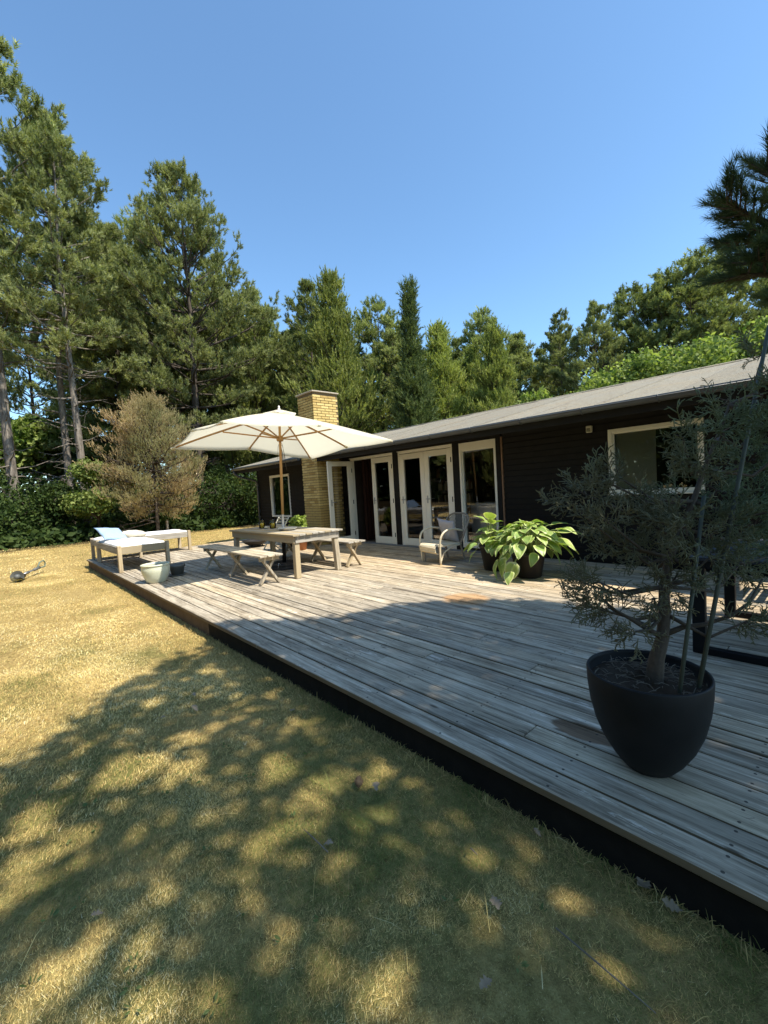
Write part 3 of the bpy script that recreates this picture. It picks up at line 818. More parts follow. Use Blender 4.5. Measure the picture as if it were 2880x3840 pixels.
def glazed():
    # bay 1: opening 7.25-8.84, left leaf swung out, right leaf shut
    fy0, fy1 = FY - .10, FY - .002
    def frame(x0, x1, z1, name='door_frame', z0=.02):
        m = MB(); m.span((x0, fy0, z0), (x0 + .045, fy1, z1), .004); m.span((x1 - .045, fy0, z0), (x1, fy1, z1), .004); m.span((x0 + .045, fy0, z1 - .045), (x1 - .045, fy1 - .001, z1), .004)
        m.span((x0 - .006, FY - .01, z1 + .001), (x1 + .006, FY + .022, z1 + .016), .003)
        return m.build(name, M['white'], HOUSE, ((x0 + x1) / 2, FY, 0))
    frame(7.25, 8.84, 2.145)
    d = leaf_door(HOUSE, (8.775, FY + .035), (.03, 1), .72, name='door', handle_side=1); d['label'] = 'white glazed door leaf standing open beside the chimney'
    leaf_door(HOUSE, (7.297, FY - .028), (1, 0), .725)
    frame(5.51, 7.08, 2.145)
    leaf_door(HOUSE, (5.557, FY - .028), (1, 0), .735, handle_side=1); leaf_door(HOUSE, (7.033, FY - .028), (-1, 0), .735, handle_side=-1)
    # fixed window 4.50-5.34
    def window(x0, x1, z0, z1, fw, top, bot, pane_y=FY - .055, glass='glass'):
        m = MB(); y0, y1 = FY - .10, FY + .012
        m.span((x0, y0, z0), (x0 + fw, y1, z1), .004); m.span((x1 - fw, y0, z0), (x1, y1, z1), .004)
        m.span((x0 + fw, y0, z1 - top), (x1 - fw, y1 - .002, z1), .004); m.span((x0 + fw, y0, z0), (x1 - fw, y1 - .002, z0 + bot), .004)
        i = fw + .001
        m.span((x0 + i, y0 + .02, z0 + bot), (x0 + i + .022, y1 - .03, z1 - top), .003); m.span((x1 - i - .022, y0 + .02, z0 + bot), (x1 - i, y1 - .03, z1 - top), .003)
        m.span((x0 + i + .02, y0 + .021, z1 - top - .022), (x1 - i - .02, y1 - .031, z1 - top), .003)
        o = m.build('window', M['white'], HOUSE, ((x0 + x1) / 2, FY, (z0 + z1) / 2))
        m = MB(); m.span((x0 + fw + .004, pane_y - .004, z0 + bot + .002), (x1 - fw - .004, pane_y + .004, z1 - top - .002), .0005); m.build('pane', M[glass], o)
        return o
    window(4.50, 5.34, .08, 2.145, .045, .14, .10)
    w2 = window(1.37, 2.55, 1.07, 2.03, .05, .05, .055, glass='glassdark')
    m = MB(); m.span((1.36, FY - .02, 1.045), (2.56, FY + .045, 1.068), .004); m.build('sill', M['white'], w2)
    m = MB(); m.span((1.95, FY - .115, 1.12), (2.49, FY - .107, 1.985), .001); m.build('blind', M['blind'], w2)
    w3 = window(11.95, 13.19, .62, 1.98, .05, .05, .055, glass='glassdark')
    m = MB(); m.span((12.0, FY - .115, 1.62), (13.14, FY - .107, 1.93), .001); m.build('blind', M['mattress'], w3)
glazed()

def wall_lamp():
    t = thing('wall_lamp', 'small cream box lamp high on the black wall left of the square window', 'lamp', (2.81, FY - .002, 2.07))
    m = MB(); m.box((2.81, FY + .025, 2.075), (.085, .05, .105), .008); m.build('housing', M['lamp'], t)
    m = MB(); m.box((2.81, FY + .054, 2.06), (.05, .012, .05), .004); m.build('lens', M['glassdark'], t)
wall_lamp()

def indoors():
    t = thing('white_sideboard', 'white sideboard standing indoors behind the tall fixed window', 'sideboard', (4.95, -7.6, -.01))
    m = MB(); m.span((4.36, -7.85, .06), (5.42, -7.35, .90), .005); m.build('carcass', M['cabinet'], t)
    m = MB(); m.span((4.34, -7.87, .90), (5.44, -7.33, .93), .004); m.build('top', M['cabinet'], t)
    for k in range(2):
        m = MB(); m.span((4.38 + k * .52, -7.348, .10), (4.89 + k * .52, -7.33, .88), .003); d = m.build('door', M['cabinet'], t)
        m = MB(); m.box((4.84 + k * .14, -7.32, .62), (.05, .02, .07), .003); m.build('handle', M['brownstrip'], d)
    for x in (4.42, 5.36):
        for y in (-7.8, -7.4):
            m = MB(); m.span((x - .02, y - .02, -.01), (x + .02, y + .02, .06), .002); m.build('leg', M['interior'], t)
    t = thing('dining_table', 'brown dining table indoors behind the closed double doors', 'table', (6.3, -8.6, -.01))
    m = MB(); m.span((5.5, -9.0, .70), (7.2, -8.15, .74), .006); m.build('tabletop', M['brownstrip'], t)
    for x in (5.6, 7.1):
        for y in (-8.9, -8.25):
            m = MB(); m.span((x - .03, y - .03, -.01), (x + .03, y + .03, .70), .004); m.build('leg', M['brownstrip'], t)
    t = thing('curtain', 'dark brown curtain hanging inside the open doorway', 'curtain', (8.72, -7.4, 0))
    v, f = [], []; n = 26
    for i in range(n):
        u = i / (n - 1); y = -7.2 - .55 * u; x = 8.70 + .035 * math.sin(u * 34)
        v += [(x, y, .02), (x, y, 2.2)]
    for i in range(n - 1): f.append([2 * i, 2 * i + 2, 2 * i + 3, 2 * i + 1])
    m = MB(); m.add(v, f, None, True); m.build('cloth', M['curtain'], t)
    t = thing('bookcase', 'dark bookcase with books against the far wall indoors', 'bookcase', (7.9, -10.0, -.01))
    m = MB(); m.span((7.2, -10.19, -.01), (8.6, -9.9, .03)); m.span((7.2, -10.19, 1.9), (8.6, -9.9, 1.93))
    for x in (7.2, 7.9, 8.57): m.span((x, -10.19, .03), (x + .03, -9.9, 1.9))
    m.build('frame', M['interior'], t)
    for z in (.4, .78, 1.16, 1.54):
        m = MB(); m.span((7.24, -10.18, z), (8.56, -9.91, z + .025)); m.build('shelf', M['interior'], t)
        x = 7.25
        while x < 8.5:
            w_ = U(.025, .05); h = U(.18, .28)
            m = MB(); m.span((x, -10.1, z + .026), (x + w_ - .003, -9.93, z + .026 + h), .002); m.build('book', M[random.choice(['brownstrip', 'lamp', 'greyplastic', 'curtain', 'cabinet'])], t, 'c')
            x += w_ + (U(.1, .3) if random.random() < .12 else 0)
indoors()

# ================================================================= UMBRELLA
def umbrella():
    t = thing('garden_umbrella', 'large cream square garden umbrella on a wooden pole over the table', 'umbrella', (7.16, -3.93, 0))
    base = np.array([7.15, -3.93, 0]); top = np.array([7.21, -4.08, 2.90]); ax = (top - base) / 2.90
    def on(z): return base + ax * z
    corners = {'A': (8.62, -2.58, 2.335), 'AB': (8.66, -4.12, 2.35), 'B': (8.62, -5.62, 2.15), 'CB': (7.19, -5.60, 2.26), 'C': (5.78, -5.57, 2.225), 'DC': (5.75, -3.95, 2.42), 'D': (5.80, -2.40, 2.39), 'DA': (7.08, -2.45, 2.455)}
    rim = [np.array(corners[k]) for k in ('A', 'AB', 'B', 'CB', 'C', 'DC', 'D', 'DA')]
    apex = on(2.86)
    def ribpt(r_, s, drop=0):
        p = apex + (r_ - apex) * s; p = p + np.array([0, 0, 1]) * (.10 * s * (1 - s) - drop); return p
    # canopy: eight panels
    ns, nt = 12, 6
    v, f = [], []
    rings = []
    for i in range(8):
        a, b = rim[i], rim[(i + 1) % 8]
        grid = []
        for si in range(ns + 1):
            s = .07 + .93 * si / ns; row = []
            for ti in range(nt + 1):
                u = ti / nt
                p = ribpt(a, s) * (1 - u) + ribpt(b, s) * u
                sag = 4 * u * (1 - u) * s
                p = p - np.array([0, 0, .022]) * sag
                if si == ns: pass
                cen = apex + ax * (p - apex).dot(ax)
                p = p + (cen - p) * .02 * sag
                row.append(len(v)); v.append(tuple(p))
            grid.append(row)
        for si in range(ns):
            for ti in range(nt): f.append([grid[si][ti], grid[si][ti + 1], grid[si + 1][ti + 1], grid[si + 1][ti]])
        # hem
        hem = []
        for ti in range(nt + 1):
            p = np.array(v[grid[ns][ti]]); hem.append(len(v)); v.append(tuple(p - np.array([0, 0, .022])))
        for ti in range(nt): f.append([grid[ns][ti], grid[ns][ti + 1], hem[ti + 1], hem[ti]])
    m = MB(); m.add(v, f, None, True); cn = m.build('canopy', M['canvas'], t)
    # vent cap with scalloped edge
    v, f = [], []
    n = 64; rr = [.03, .16, .30]
    for q, r_ in enumerate(rr):
        for k in range(n):
            a = 2 * math.pi * k / n; sc = 1 if q < 2 else 1 + .05 * math.cos(8 * a)
            z = 2.915 - .10 * (r_ / .30) ** 1.3 + (.014 * math.cos(8 * a) if q == 2 else 0)
            p = on(z) + np.array([r_ * sc * math.cos(a), r_ * sc * math.sin(a), 0]); v.append(tuple(p))
    for q in range(2):
        for k in range(n): f.append([q * n + k, q * n + (k + 1) % n, (q + 1) * n + (k + 1) % n, (q + 1) * n + k])
    m = MB(); m.add(v, f, None, True); m.build('vent', M['canvas'], cn)
    m = MB(); m.tube([on(2.88), on(2.93), on(2.95), on(2.965), on(2.985)], [.02, .026, .012, .022, .006], 12); m.build('finial', M['white'], t)
    m = MB(); m.tube([on(.95), on(1.8), on(2.90)], [.0245, .0245, .022], 16); m.build('pole', M['teak'], t)
    m = MB(); m.tube([on(.10), on(.98)], .026, 16); m.build('pole_sleeve', M['steel'], t)
    m = MB(); m.tube([on(.06), on(.62)], .036, 16); m.build('socket', M['blacksteel'], t)
    m = MB(); m.lathe([(.0, 2.33), (.055, 2.33), (.065, 2.36), (.065, 2.40), (.04, 2.43), (.0, 2.43)], 20, (on(2.38)[0], on(2.38)[1], 0)); m.build('runner_hub', M['teak'], t)
    m = MB(); m.tube([on(2.78), on(2.85)], .05, 16); m.build('top_hub', M['teak'], t)
    for i, r_ in enumerate(rim):
        pts = [ribpt(r_, s, .022) for s in np.linspace(.05, .985, 9)]
        m = MB()
        for p, q in zip(pts[:-1], pts[1:]):
            e = (q - p) / np.linalg.norm(q - p) * .004; m.beam(p - e, q + e, .022, .030, .003)
        rb = m.build('rib', M['rib'], t, pts[4])
        m = MB(); m.beam(pts[-1] - (pts[-1] - pts[-2]) * .25, pts[-1] + (pts[-1] - pts[-2]) / np.linalg.norm(pts[-1] - pts[-2]) * .03, .05, .036, .004); m.build('rib_pocket', M['canvas'], rb)
        m = MB(); q = ribpt(r_, .52, .045); m.beam(on(2.38) + (q - on(2.38)) * .05, q, .020, .024, .003); m.build('strut', M['rib'], t, 'c')
    # cord looped round the pole
    m = MB(); c = on(2.30)
    for k in range(6):
        a0 = U(0, 6.28); w_ = U(.03, .07); L = U(.25, .5); zt = 2.30 - U(0, .12)
        pts = [on(zt) + np.array([.027 * math.cos(a0), .027 * math.sin(a0), 0]) + np.array([math.cos(a0) * w_ * math.sin(u * math.pi), math.sin(a0) * w_ * math.sin(u * math.pi), -L * (.5 - .5 * math.cos(u * 2 * math.pi))]) for u in np.linspace(0, 1, 15)]
        m.tube(pts, .0035, 5)
    m.build('cord', M['cord'], t)
    # foot: stack of round dark pavers
    bs = MB()
    for k, (r_, z0, z1) in enumerate(((.30, 0.002, .055), (.27, .056, .105))):
        bs.lathe([(0, z0), (r_ - .01, z0), (r_, z0 + .01), (r_, z1 - .01), (r_ - .012, z1), (0, z1)], 28, (base[0], base[1], 0))
    fo = bs.build('foot', M['paver'], t)
    for a in (.6, 2.3, 3.9, 5.4):
        m = MB(); c = base + np.array([.27 * math.cos(a), .27 * math.sin(a), 0])
        m.tube([c + np.array([-.03 * math.sin(a), .03 * math.cos(a), .10]), c + np.array([.02 * math.cos(a), .02 * math.sin(a), .13]), c + np.array([.045 * math.cos(a), .045 * math.sin(a), .08]), c + np.array([.03 * math.sin(a), -.03 * math.cos(a), .03])], .006, 6); m.build('grip', M['steel'], fo)
umbrella()

# ================================================================= TABLE, BENCHES
def table():
    t = thing('garden_table', 'weathered wooden plank table under the cream umbrella', 'table', (7.2, -3.95, 0))
    x0, x1, y0, y1, zt = 5.97, 8.43, -4.44, -3.46, .705
    n = 8; w_ = (y1 - y0) / n
    for k in range(n):
        a = y0 + k * w_ + .003
        if k in (3, 4):     # pole passes between the middle planks
            pass
        m = MB(); m.box(((x0 + x1) / 2 + U(-.006, .006), a + (w_ - .007) / 2, zt - .014 + U(-.001, .001)), (x1 - x0, w_ - .008, .028), .004); m.build('plank', M['wx'], t, 'c')
    for y in (y1 - .055, y0 + .055):
        m = MB(); m.box(((x0 + x1) / 2, y, zt - .085), (x1 - x0 - .12, .03, .11), .003); m.build('apron', M['wx'], t, 'c')
    for x in (x0 + .055, x1 - .055):
        m = MB(); m.box((x, (y0 + y1) / 2, zt - .085), (.03, y1 - y0 - .14, .11), .003); m.build('apron', M['wy'], t, 'c')
    for x, sx in ((x0 + .11, -1), (x1 - .11, 1)):
        for y, sy in ((y0 + .11, -1), (y1 - .11, 1)):
            m = MB(); m.beam((x + sx * .03, y + sy * .02, 0.0), (x, y, zt - .03), .088, .088, .006, (0, 1, 0)); m.build('leg', M['wz'], t, 'c')
table()

def bench(yc, label):
    t = thing('garden_bench', label, 'bench', (7.25, yc, 0), 'picnic benches beside the garden table')
    x0, x1, zt, W = 5.95, 8.55, .455, .38
    for k in range(3):
        m = MB(); m.box(((x0 + x1) / 2 + U(-.008, .008), yc - W / 2 + (k + .5) * W / 3, zt - .014), (x1 - x0, W / 3 - .012, .028), .004); m.build('seat_plank', M['wx'], t, 'c')
    for x in (6.08, 7.22, 8.34):
        m = MB(); m.box((x - .035, yc, zt - .06), (.035, W - .05, .062), .004); m.build('cleat', M['wy'], t, 'c')
        for s in (-1, 1):
            m = MB(); m.beam((x + .018 * s, yc + s * .145, .008), (x + .018 * s, yc - s * .13, zt - .029), .036, .07, .004, (1, 0, 0)); m.build('leg', M['wz'], t, 'c')
bench(-3.07, 'weathered bench with crossed legs between the table and the lawn')
bench(-4.72, 'weathered bench with crossed legs between the table and the doors')

def jar(x, y, label):
    t = thing('candle_jar', label, 'jar', (x, y, .7065), 'amber glass candle jars on the garden table')
    z = .7065; pr = [(.0, .004), (.052, .004), (.060, .015), (.062, .09), (.058, .115), (.042, .145), (.040, .155), (.046, .178)]
    pi = [(r_ - .004 if r_ > .01 else r_, max(q, .010)) for r_, q in pr][::-1]
    m = MB(); m.lathe([(r_, q + z) for r_, q in pr] + [(r_, q + z) for r_, q in pi], 28, (x, y, 0)); m.build('glass', M['amber'], t)
    m = MB(); m.lathe([(0, z + .011), (.032, z + .011), (.032, z + .105), (.026, z + .107), (.0, z + .103)], 20, (x, y, 0)); c = m.build('candle', M['wax'], t)
    m = MB(); m.tube([(x, y, z + .103), (x + .002, y, z + .116)], .0015, 5); m.build('wick', M['blacksteel'], c)
jar(7.92, -3.93, 'amber glass candle jar on the table, farther of the pair from the plate')
jar(7.62, -4.00, 'amber glass candle jar on the table, nearer of the pair to the pole')
def plate():
    o = MB(); v, f = [], []
    pr = [(0, .006), (.10, .006), (.135, .012), (.165, .040), (.168, .046), (.162, .046), (.13, .020), (.09, .014), (0, .014)]
    o.lathe([(r_, z + .7045) for r_, z in pr], 40, (0, 0, 0))
    o.v = [(6.93 + p[0] * 1.15, -3.92 + p[1] * .95, p[2] + (.006 * math.sin(3 * math.atan2(p[1], p[0])) if p[2] > .735 else 0)) for p in o.v]
    tag(o.build('serving_dish', M['plate'], None, (6.93, -3.92, .706)), 'shallow pale grey stoneware dish on the garden table', 'dish')
plate()
def shell():
    m = MB(); m.lathe([(0, 0), (.03, .004), (.045, .015), (.03, .03), (.012, .042), (0, .046)], 14, (0, 0, 0))
    m.v = [(7.78 + p[0] * 1.3 + p[2] * .4, -3.94 + p[1] * .8, .7075 + p[2] * .9 + .006 * math.sin(9 * math.atan2(p[1], p[0])) * (p[2] > .002)) for p in m.v]
    tag(m.build('sea_shell', M['lamp'], None, (7.78, -3.94, .707)), 'small rough shell lying between the two candle jars', 'shell')
shell()

# ================================================================= DAYBEDS
def soft_box(lo, hi, n=14, crown=.02, seed=1, wob=.006):
    """cushion-like slab with rounded edges and slight unevenness"""
    rg = np.random.default_rng(seed); ph = rg.uniform(0, 6.28, 6)
    lo, hi = np.array(lo, float), np.array(hi, float); c = (lo + hi) / 2; h = (hi - lo) / 2
    us = np.sin(np.linspace(-math.pi / 2, math.pi / 2, n))
    v, f = [], []
    def surf(sgn):
        g = []
        for a in us:
            row = []
            for b in us:
                e = (1 - a ** 8) ** .5 * (1 - b ** 8) ** .5
                z = sgn * h[2] * (.35 + .65 * e) if sgn > 0 else -h[2] * (.35 + .65 * e)
                x, y = c[0] + h[0] * a, c[1] + h[1] * b
                if sgn > 0: z += crown * e + wob * (math.sin(x * 9 + ph[0]) + math.sin(y * 11 + ph[1]) + .7 * math.sin((x + y) * 17 + ph[2])) * e
                row.append(len(v)); v.append((x, y, c[2] + z))
            g.append(row)
        return g
    A, B = surf(1), surf(-1)
    for i in range(n - 1):
        for j in range(n - 1):
            f.append([A[i][j], A[i + 1][j], A[i + 1][j + 1], A[i][j + 1]]); f.append([B[i][j], B[i][j + 1], B[i + 1][j + 1], B[i + 1][j]])
    for i in range(n - 1):
        f.append([A[i][0], B[i][0], B[i + 1][0], A[i + 1][0]]); f.append([A[i][-1], A[i + 1][-1], B[i + 1][-1], B[i][-1]])
        f.append([A[0][i], A[0][i + 1], B[0][i + 1], B[0][i]]); f.append([A[-1][i], B[-1][i], B[-1][i + 1], A[-1][i + 1]])
    return v, f

def daybed(x0, x1, y0, y1, label, seed):
    t = thing('daybed', label, 'daybed', ((x0 + x1) / 2, (y0 + y1) / 2, 0), 'wooden daybeds at the far end of the deck')
    L = .09
    for x in (x0, x1):
        for y in (y0, y1):
            sx = L / 2 if x == x0 else -L / 2; sy = L / 2 if y == y0 else -L / 2
            m = MB(); m.box((x + sx, y + sy, .265), (L, .07, .53), .006); m.build('leg', M['wz'], t, 'c')
    for y, s in ((y0, 1), (y1, -1)):
        m = MB(); m.box(((x0 + x1) / 2, y + s * .035, .43), (x1 - x0 - 2 * L - .004, .035, .145), .004); m.build('side_rail', M['wx'], t, 'c')
    for x, s in ((x0, 1), (x1, -1)):
        m = MB(); m.box((x + s * .045, (y0 + y1) / 2, .43), (.035, y1 - y0 - .144, .145), .004); m.build('end_rail', M['wy'], t, 'c')
    long_x = (x1 - x0) > (y1 - y0)
    n = 16
    for k in range(n):
        m = MB()
        if long_x:
            x = x0 + .12 + (x1 - x0 - .24) * k / (n - 1); m.box((x, (y0 + y1) / 2, .445), (.07, y1 - y0 - .11, .02), .003)
        else:
            y = y0 + .12 + (y1 - y0 - .24) * k / (n - 1); m.box(((x0 + x1) / 2, y, .445), (x1 - x0 - .13, .07, .02), .003)
        m.build('slat', M['wy'] if long_x else M['wx'], t, 'c')
    m = MB(); v, f = soft_box((x0 + .065, y0 + .052, .456), (x1 - .065, y1 - .052, .535), 22, .012, seed); m.add(v, f, None, True); mt = m.build('mattress', M['mattress'], t)
    return t
daybed(9.72, 12.06, -2.72, -1.76, 'weathered daybed with white mattress parallel to the lawn edge', 3)
daybed(12.16, 13.10, -3.96, -1.80, 'weathered daybed with white mattress across the far end of the deck', 5)

def pillow(name, c, w_, h, th, rot, mat, label, cat='pillow', seed=0):
    rg = np.random.default_rng(seed); ph = rg.uniform(0, 6.28, 5)
    n = 18; us = np.linspace(-1, 1, n); v, f, G = [], [], {}
    for sgn in (1, -1):
        for i, a in enumerate(us):
            for j, b in enumerate(us):
                if sgn < 0 and (i in (0, n - 1) or j in (0, n - 1)): G[sgn, i, j] = G[1, i, j]; continue
                pinch = 1 - .10 * (1 - abs(a) ** 3) * abs(b) ** 3; pinch2 = 1 - .10 * (1 - abs(b) ** 3) * abs(a) ** 3
                e = ((1 - a * a) * (1 - b * b)) ** .45
                z = sgn * th / 2 * e + .010 * e * (math.sin(a * 5 + ph[0]) * math.sin(b * 4 + ph[1]) + .6 * math.sin(a * 9 + b * 7 + ph[2]))
                G[sgn, i, j] = len(v); v.append((a * w_ / 2 * pinch2, b * h / 2 * pinch, z))
    for sgn in (1, -1):
        for i in range(n - 1):
            for j in range(n - 1):
                q = [G[sgn, i, j], G[sgn, i + 1, j], G[sgn, i + 1, j + 1], G[sgn, i, j + 1]]; f.append(q if sgn > 0 else q[::-1])
    m = MB(); m.add(v, f, Matrix.Translation(c) @ Euler(rot).to_matrix().to_4x4(), True)
    return tag(m.build(name, mat, None, c), label, cat)
pillow('pillow', (11.55, -2.02, .68), .56, .56, .13, (R(8), R(-28), R(12)), M['blue'], 'faded blue linen pillow propped on the white daybed', seed=2)
pillow('pillow', (11.72, -2.50, .615), .58, .42, .17, (R(4), R(-6), R(80)), M['beige'], 'cream linen pillow lying behind the blue pillow', seed=4)

# ================================================================= POTS AND PLANTS
def bowl():
    t = thing('ceramic_planter', 'pale green glazed bowl planter on the deck edge', 'planter', (8.02, -1.99, 0))
    pr = [(0, .003), (.14, .003), (.150, .012), (.185, .09), (.215, .18), (.222, .245), (.212, .275), (.216, .285), (.226, .292), (.226, .308), (.214, .312), (.200, .308), (.196, .285), (.205, .24), (.195, .17), (0, .165)]
    m = MB(); m.lathe(pr, 56, (8.02, -1.99, 0)); m.build('bowl', M['ceramic'], t)
    m = MB(); m.lathe([(0, .245), (.10, .25), (.2035, .246)], 30, (8.02, -1.99, 0)); s = m.build('soil', M['soil'], t)
    m = MB(); m.tube([(8.0, -2.06, .25), (8.0, -2.07, .30), (7.98, -2.07, .335)], [.003, .002, .001], 5); m.tube([(8.05, -2.04, .25), (8.06, -2.05, .31)], [.002, .001], 5); m.build('dry_stem', M['twig'], s)
    t = thing('small_planter', 'small dark grey pot with saucer half hidden behind the green bowl', 'planter', (8.33, -2.42, 0))
    m = MB(); m.lathe([(0, .025), (.10, .025), (.125, .16), (.138, .165), (.138, .205), (.126, .207), (.122, .17), (0, .17)], 36, (8.33, -2.42, 0)); m.build('pot', M['greyplastic'], t)
    m = MB(); m.lathe([(0, .002), (.13, .002), (.15, .03), (.143, .03), (.125, .012), (0, .012)], 36, (8.33, -2.42, 0)); m.build('saucer', M['greyplastic'], t)
bowl()

def leafy_mesh(P, D, size, rng, mat, L=.07, W=.045, n=9, rad=.05, name='foliage'):
    tv = [leaf_template(n, rad, L, W, rng) for _ in range(4)]
    V, T, tn = stamp([a for a, _ in tv], [b for _, b in tv], np.array(P, float), np.array(D, float), np.full(len(P), size), rng)
    return tri_mesh(name, V, T, mat, tn)

def terracotta():
    c = np.array([9.02, -5.42, 0]); rng = np.random.default_rng(31)
    t = thing('potted_lime_plant', 'lime green leafy plant in a terracotta pot behind the table', 'plant', c)
    m = MB(); m.lathe([(0, .003), (.135, .003), (.185, .25), (.20, .252), (.202, .30), (.188, .302), (.18, .26), (0, .26)], 36, tuple(c)); m.build('pot', M['terra'], t)
    P, D = [], []
    for cc, rr, n in (((0, 0, .50), .22, 60), ((-.20, .05, .42), .17, 36), ((.10, .0, .64), .13, 26), ((-.08, .02, .70), .13, 26), ((.22, .05, .40), .14, 24)):
        for k in range(n):
            d = rng.normal(size=3); d /= np.linalg.norm(d); p = np.array(cc) + d * rr * (.55 + .5 * rng.random()); P.append(c + p); D.append(d + np.array([0, 0, .5]))
    me = leafy_mesh(P, D, 1.0, rng, M['lime'], .075, .055, 10, .04); me.transform(Matrix.Translation(tuple(-c))); link('foliage', me, t)
    m = MB()
    for k in range(7): m.tube([c + np.array([U(-.05, .05), U(-.05, .05), .25]), c + np.array([U(-.1, .1), U(-.08, .08), .42]), c + np.array([U(-.18, .18), U(-.1, .1), .58])], [.008, .006, .004], 5)
    m.build('stem', M['stalk'], t)
    c = np.array([9.75, -5.75, 0]); t = thing('potted_dark_plant', 'low dark green plant in a dark bowl left of the chimney foot', 'plant', c)
    m = MB(); m.lathe([(0, .003), (.16, .003), (.24, .16), (.25, .20), (.238, .20), (.22, .15), (0, .15)], 36, tuple(c)); m.build('pot', M['potbrown'], t)
    P, D = [], []
    for k in range(130):
        a, r_ = rng.uniform(0, 6.28), .34 * math.sqrt(rng.random()); P.append(c + np.array([r_ * math.cos(a), r_ * math.sin(a), .20 + .42 * rng.random() * (1 - r_ / .45)])); D.append((math.cos(a), math.sin(a), .8))
    me = leafy_mesh(P, D, 1.0, rng, M['leafdark'], .08, .04, 9, .05); me.transform(Matrix.Translation(tuple(-c))); link('foliage', me, t)
terracotta()

def far_chair():
    # grey slatted folding chair near the far window, plus a dark fire bowl
    c = np.array([9.55, -4.75, 0])
    t = thing('folding_chair', 'pale grey folding chair beside the far window behind the table', 'chair', (9.35, -5.2, 0))
    ox, oy = 9.15, -4.68
    W = .42
    for s in (0, 1):
        x = 9.13 + s * .46
        m = MB(); m.beam((x, -4.72, 0), (x, -5.22, .80), .022, .03, .003, (1, 0, 0)); m.build('back_leg', M['lamp'], t, 'c')
        m = MB(); m.beam((x + .028, -5.20, 0), (x + .028, -4.74, .44), .022, .03, .003, (1, 0, 0)); m.build('front_leg', M['lamp'], t, 'c')
    for k in range(5):
        m = MB(); m.box((9.36, -4.74 - .075 * k, .452), (.47, .055, .016), .003); m.build('seat_slat', M['lamp'], t, 'c')
    for k in range(3):
        m = MB(); m.box((9.36, -5.125 - .038 * k, .62 + .07 * k), (.45, .014, .05), .003, (R(-32), 0, 0)); m.build('back_slat', M['lamp'], t, 'c')
    m = MB(); cx, cy = 10.85, -5.15
    m.lathe([(0, .04), (.16, .045), (.27, .10), (.32, .17), (.335, .175), (.325, .16), (.27, .12), (.15, .065), (0, .06)], 36, (cx, cy, 0))
    t = thing('fire_bowl', 'wide dark rusty bowl on the deck behind the table', 'bowl', (cx, cy, 0)); m.build('bowl', M['potbrown'], t)
    for a in (0, 2.1, 4.2):
        m = MB(); m.tube([(cx + .2 * math.cos(a), cy + .2 * math.sin(a), .0), (cx + .17 * math.cos(a), cy + .17 * math.sin(a), .06)], .014, 8); m.build('leg', M['potbrown'], t)
far_chair()

# ---- hostas: every leaf its own object
def hosta_leaf_mesh(seed):
    rg = np.random.default_rng(seed); n, mth = 12, 9
    V, ed, ve = [], [], []
    for i in range(n + 1):
        s = i / n
        wd = .40 * (math.sin(math.pi * (s ** .62)) ** .75) * (1 - .15 * s) if 0 < s < 1 else 0
        back = 0
        for j in range(mth):
            u = -1 + 2 * j / (mth - 1)
            x = u * wd; y = s - .13 * (abs(u) ** 2) * (1 - s) ** 6 * 1.0
            z = .22 * abs(u) ** 1.5 * wd - .42 * s * s + .10 * s + .020 * math.cos(u * 16) * wd * 2 + .022 * math.sin(s * 9 + seed + u * 3)
            V.append((x, y, z)); e = max(abs(u), (abs(2 * s - 1)) ** 5); ed.append(e); ve.append(.5 + .5 * math.cos(u * 22))
    T = []
    for i in range(n):
        for j in range(mth - 1):
            a = i * mth + j; T += [(a, a + 1, a + mth + 1), (a, a + mth + 1, a + mth)]
    return tri_mesh('hosta_leaf', np.array(V), np.array(T), M['hosta'], None, {'edge': ed, 'vein': ve}, True)
HOSTA = [hosta_leaf_mesh(k) for k in range(4)]
def hosta(c, pot, spec, label, mat, seed):
    c = np.array(c, float); rg = random.Random(seed)
    t = thing('potted_hosta', label, 'plant', c, 'potted hostas by the wall')
    r0, r1, h = pot
    m = MB(); m.lathe([(0, .003), (r0, .003), (r0 + .01, .015), (r1, h - .05), (r1 + .012, h - .045), (r1 + .014, h), (r1 - .004, h), (r1 - .012, h - .05), (0, h - .05)], 40, tuple(c)); m.build('pot', M[mat], t)
    m = MB(); m.lathe([(0, h - .03), (r1 - .016, h - .035)], 30, tuple(c)); m.build('soil', M['soil'], t)
    st = MB()
    for (az, rad, z, ln, pitch) in spec:
        az = R(az) + rg.uniform(-.15, .15); d = np.array([math.cos(az), math.sin(az), 0])
        p = c + d * rad + np.array([0, 0, z])
        o = link('leaf', rg.choice(HOSTA), t, p)
        o.rotation_euler = Euler((R(pitch) + rg.uniform(-.12, .12), rg.uniform(-.35, .35), az - math.pi / 2 + rg.uniform(-.3, .3)), 'XYZ')
        ln *= rg.uniform(.62, 1.02); o.scale = (ln * rg.uniform(.85, 1.15), ln, ln * rg.uniform(.7, 1.5))
        b = c + np.array([d[0] * .05, d[1] * .05, h - .03]); mid = (b + p) / 2 + np.array([0, 0, .10 + .05 * rg.random()])
        st.tube([b, b * .5 + mid * .5 + np.array([0, 0, .02]), mid, mid * .4 + p * .6 + np.array([0, 0, .015]), p], [.006, .0055, .005, .0045, .004], 6)
    st.build('leaf_stalks', M['stalk'], t)['kind'] = 'stuff'
def ring(n, rad, z, ln, pitch, start=0, jr=.04, rg=random.Random(3)):
    return [(start + 360 * k / n + rg.uniform(-12, 12), rad + rg.uniform(-jr, jr), z + rg.uniform(-.04, .04), ln * rg.uniform(.85, 1.15), pitch + rg.uniform(-12, 12)) for k in range(n)]
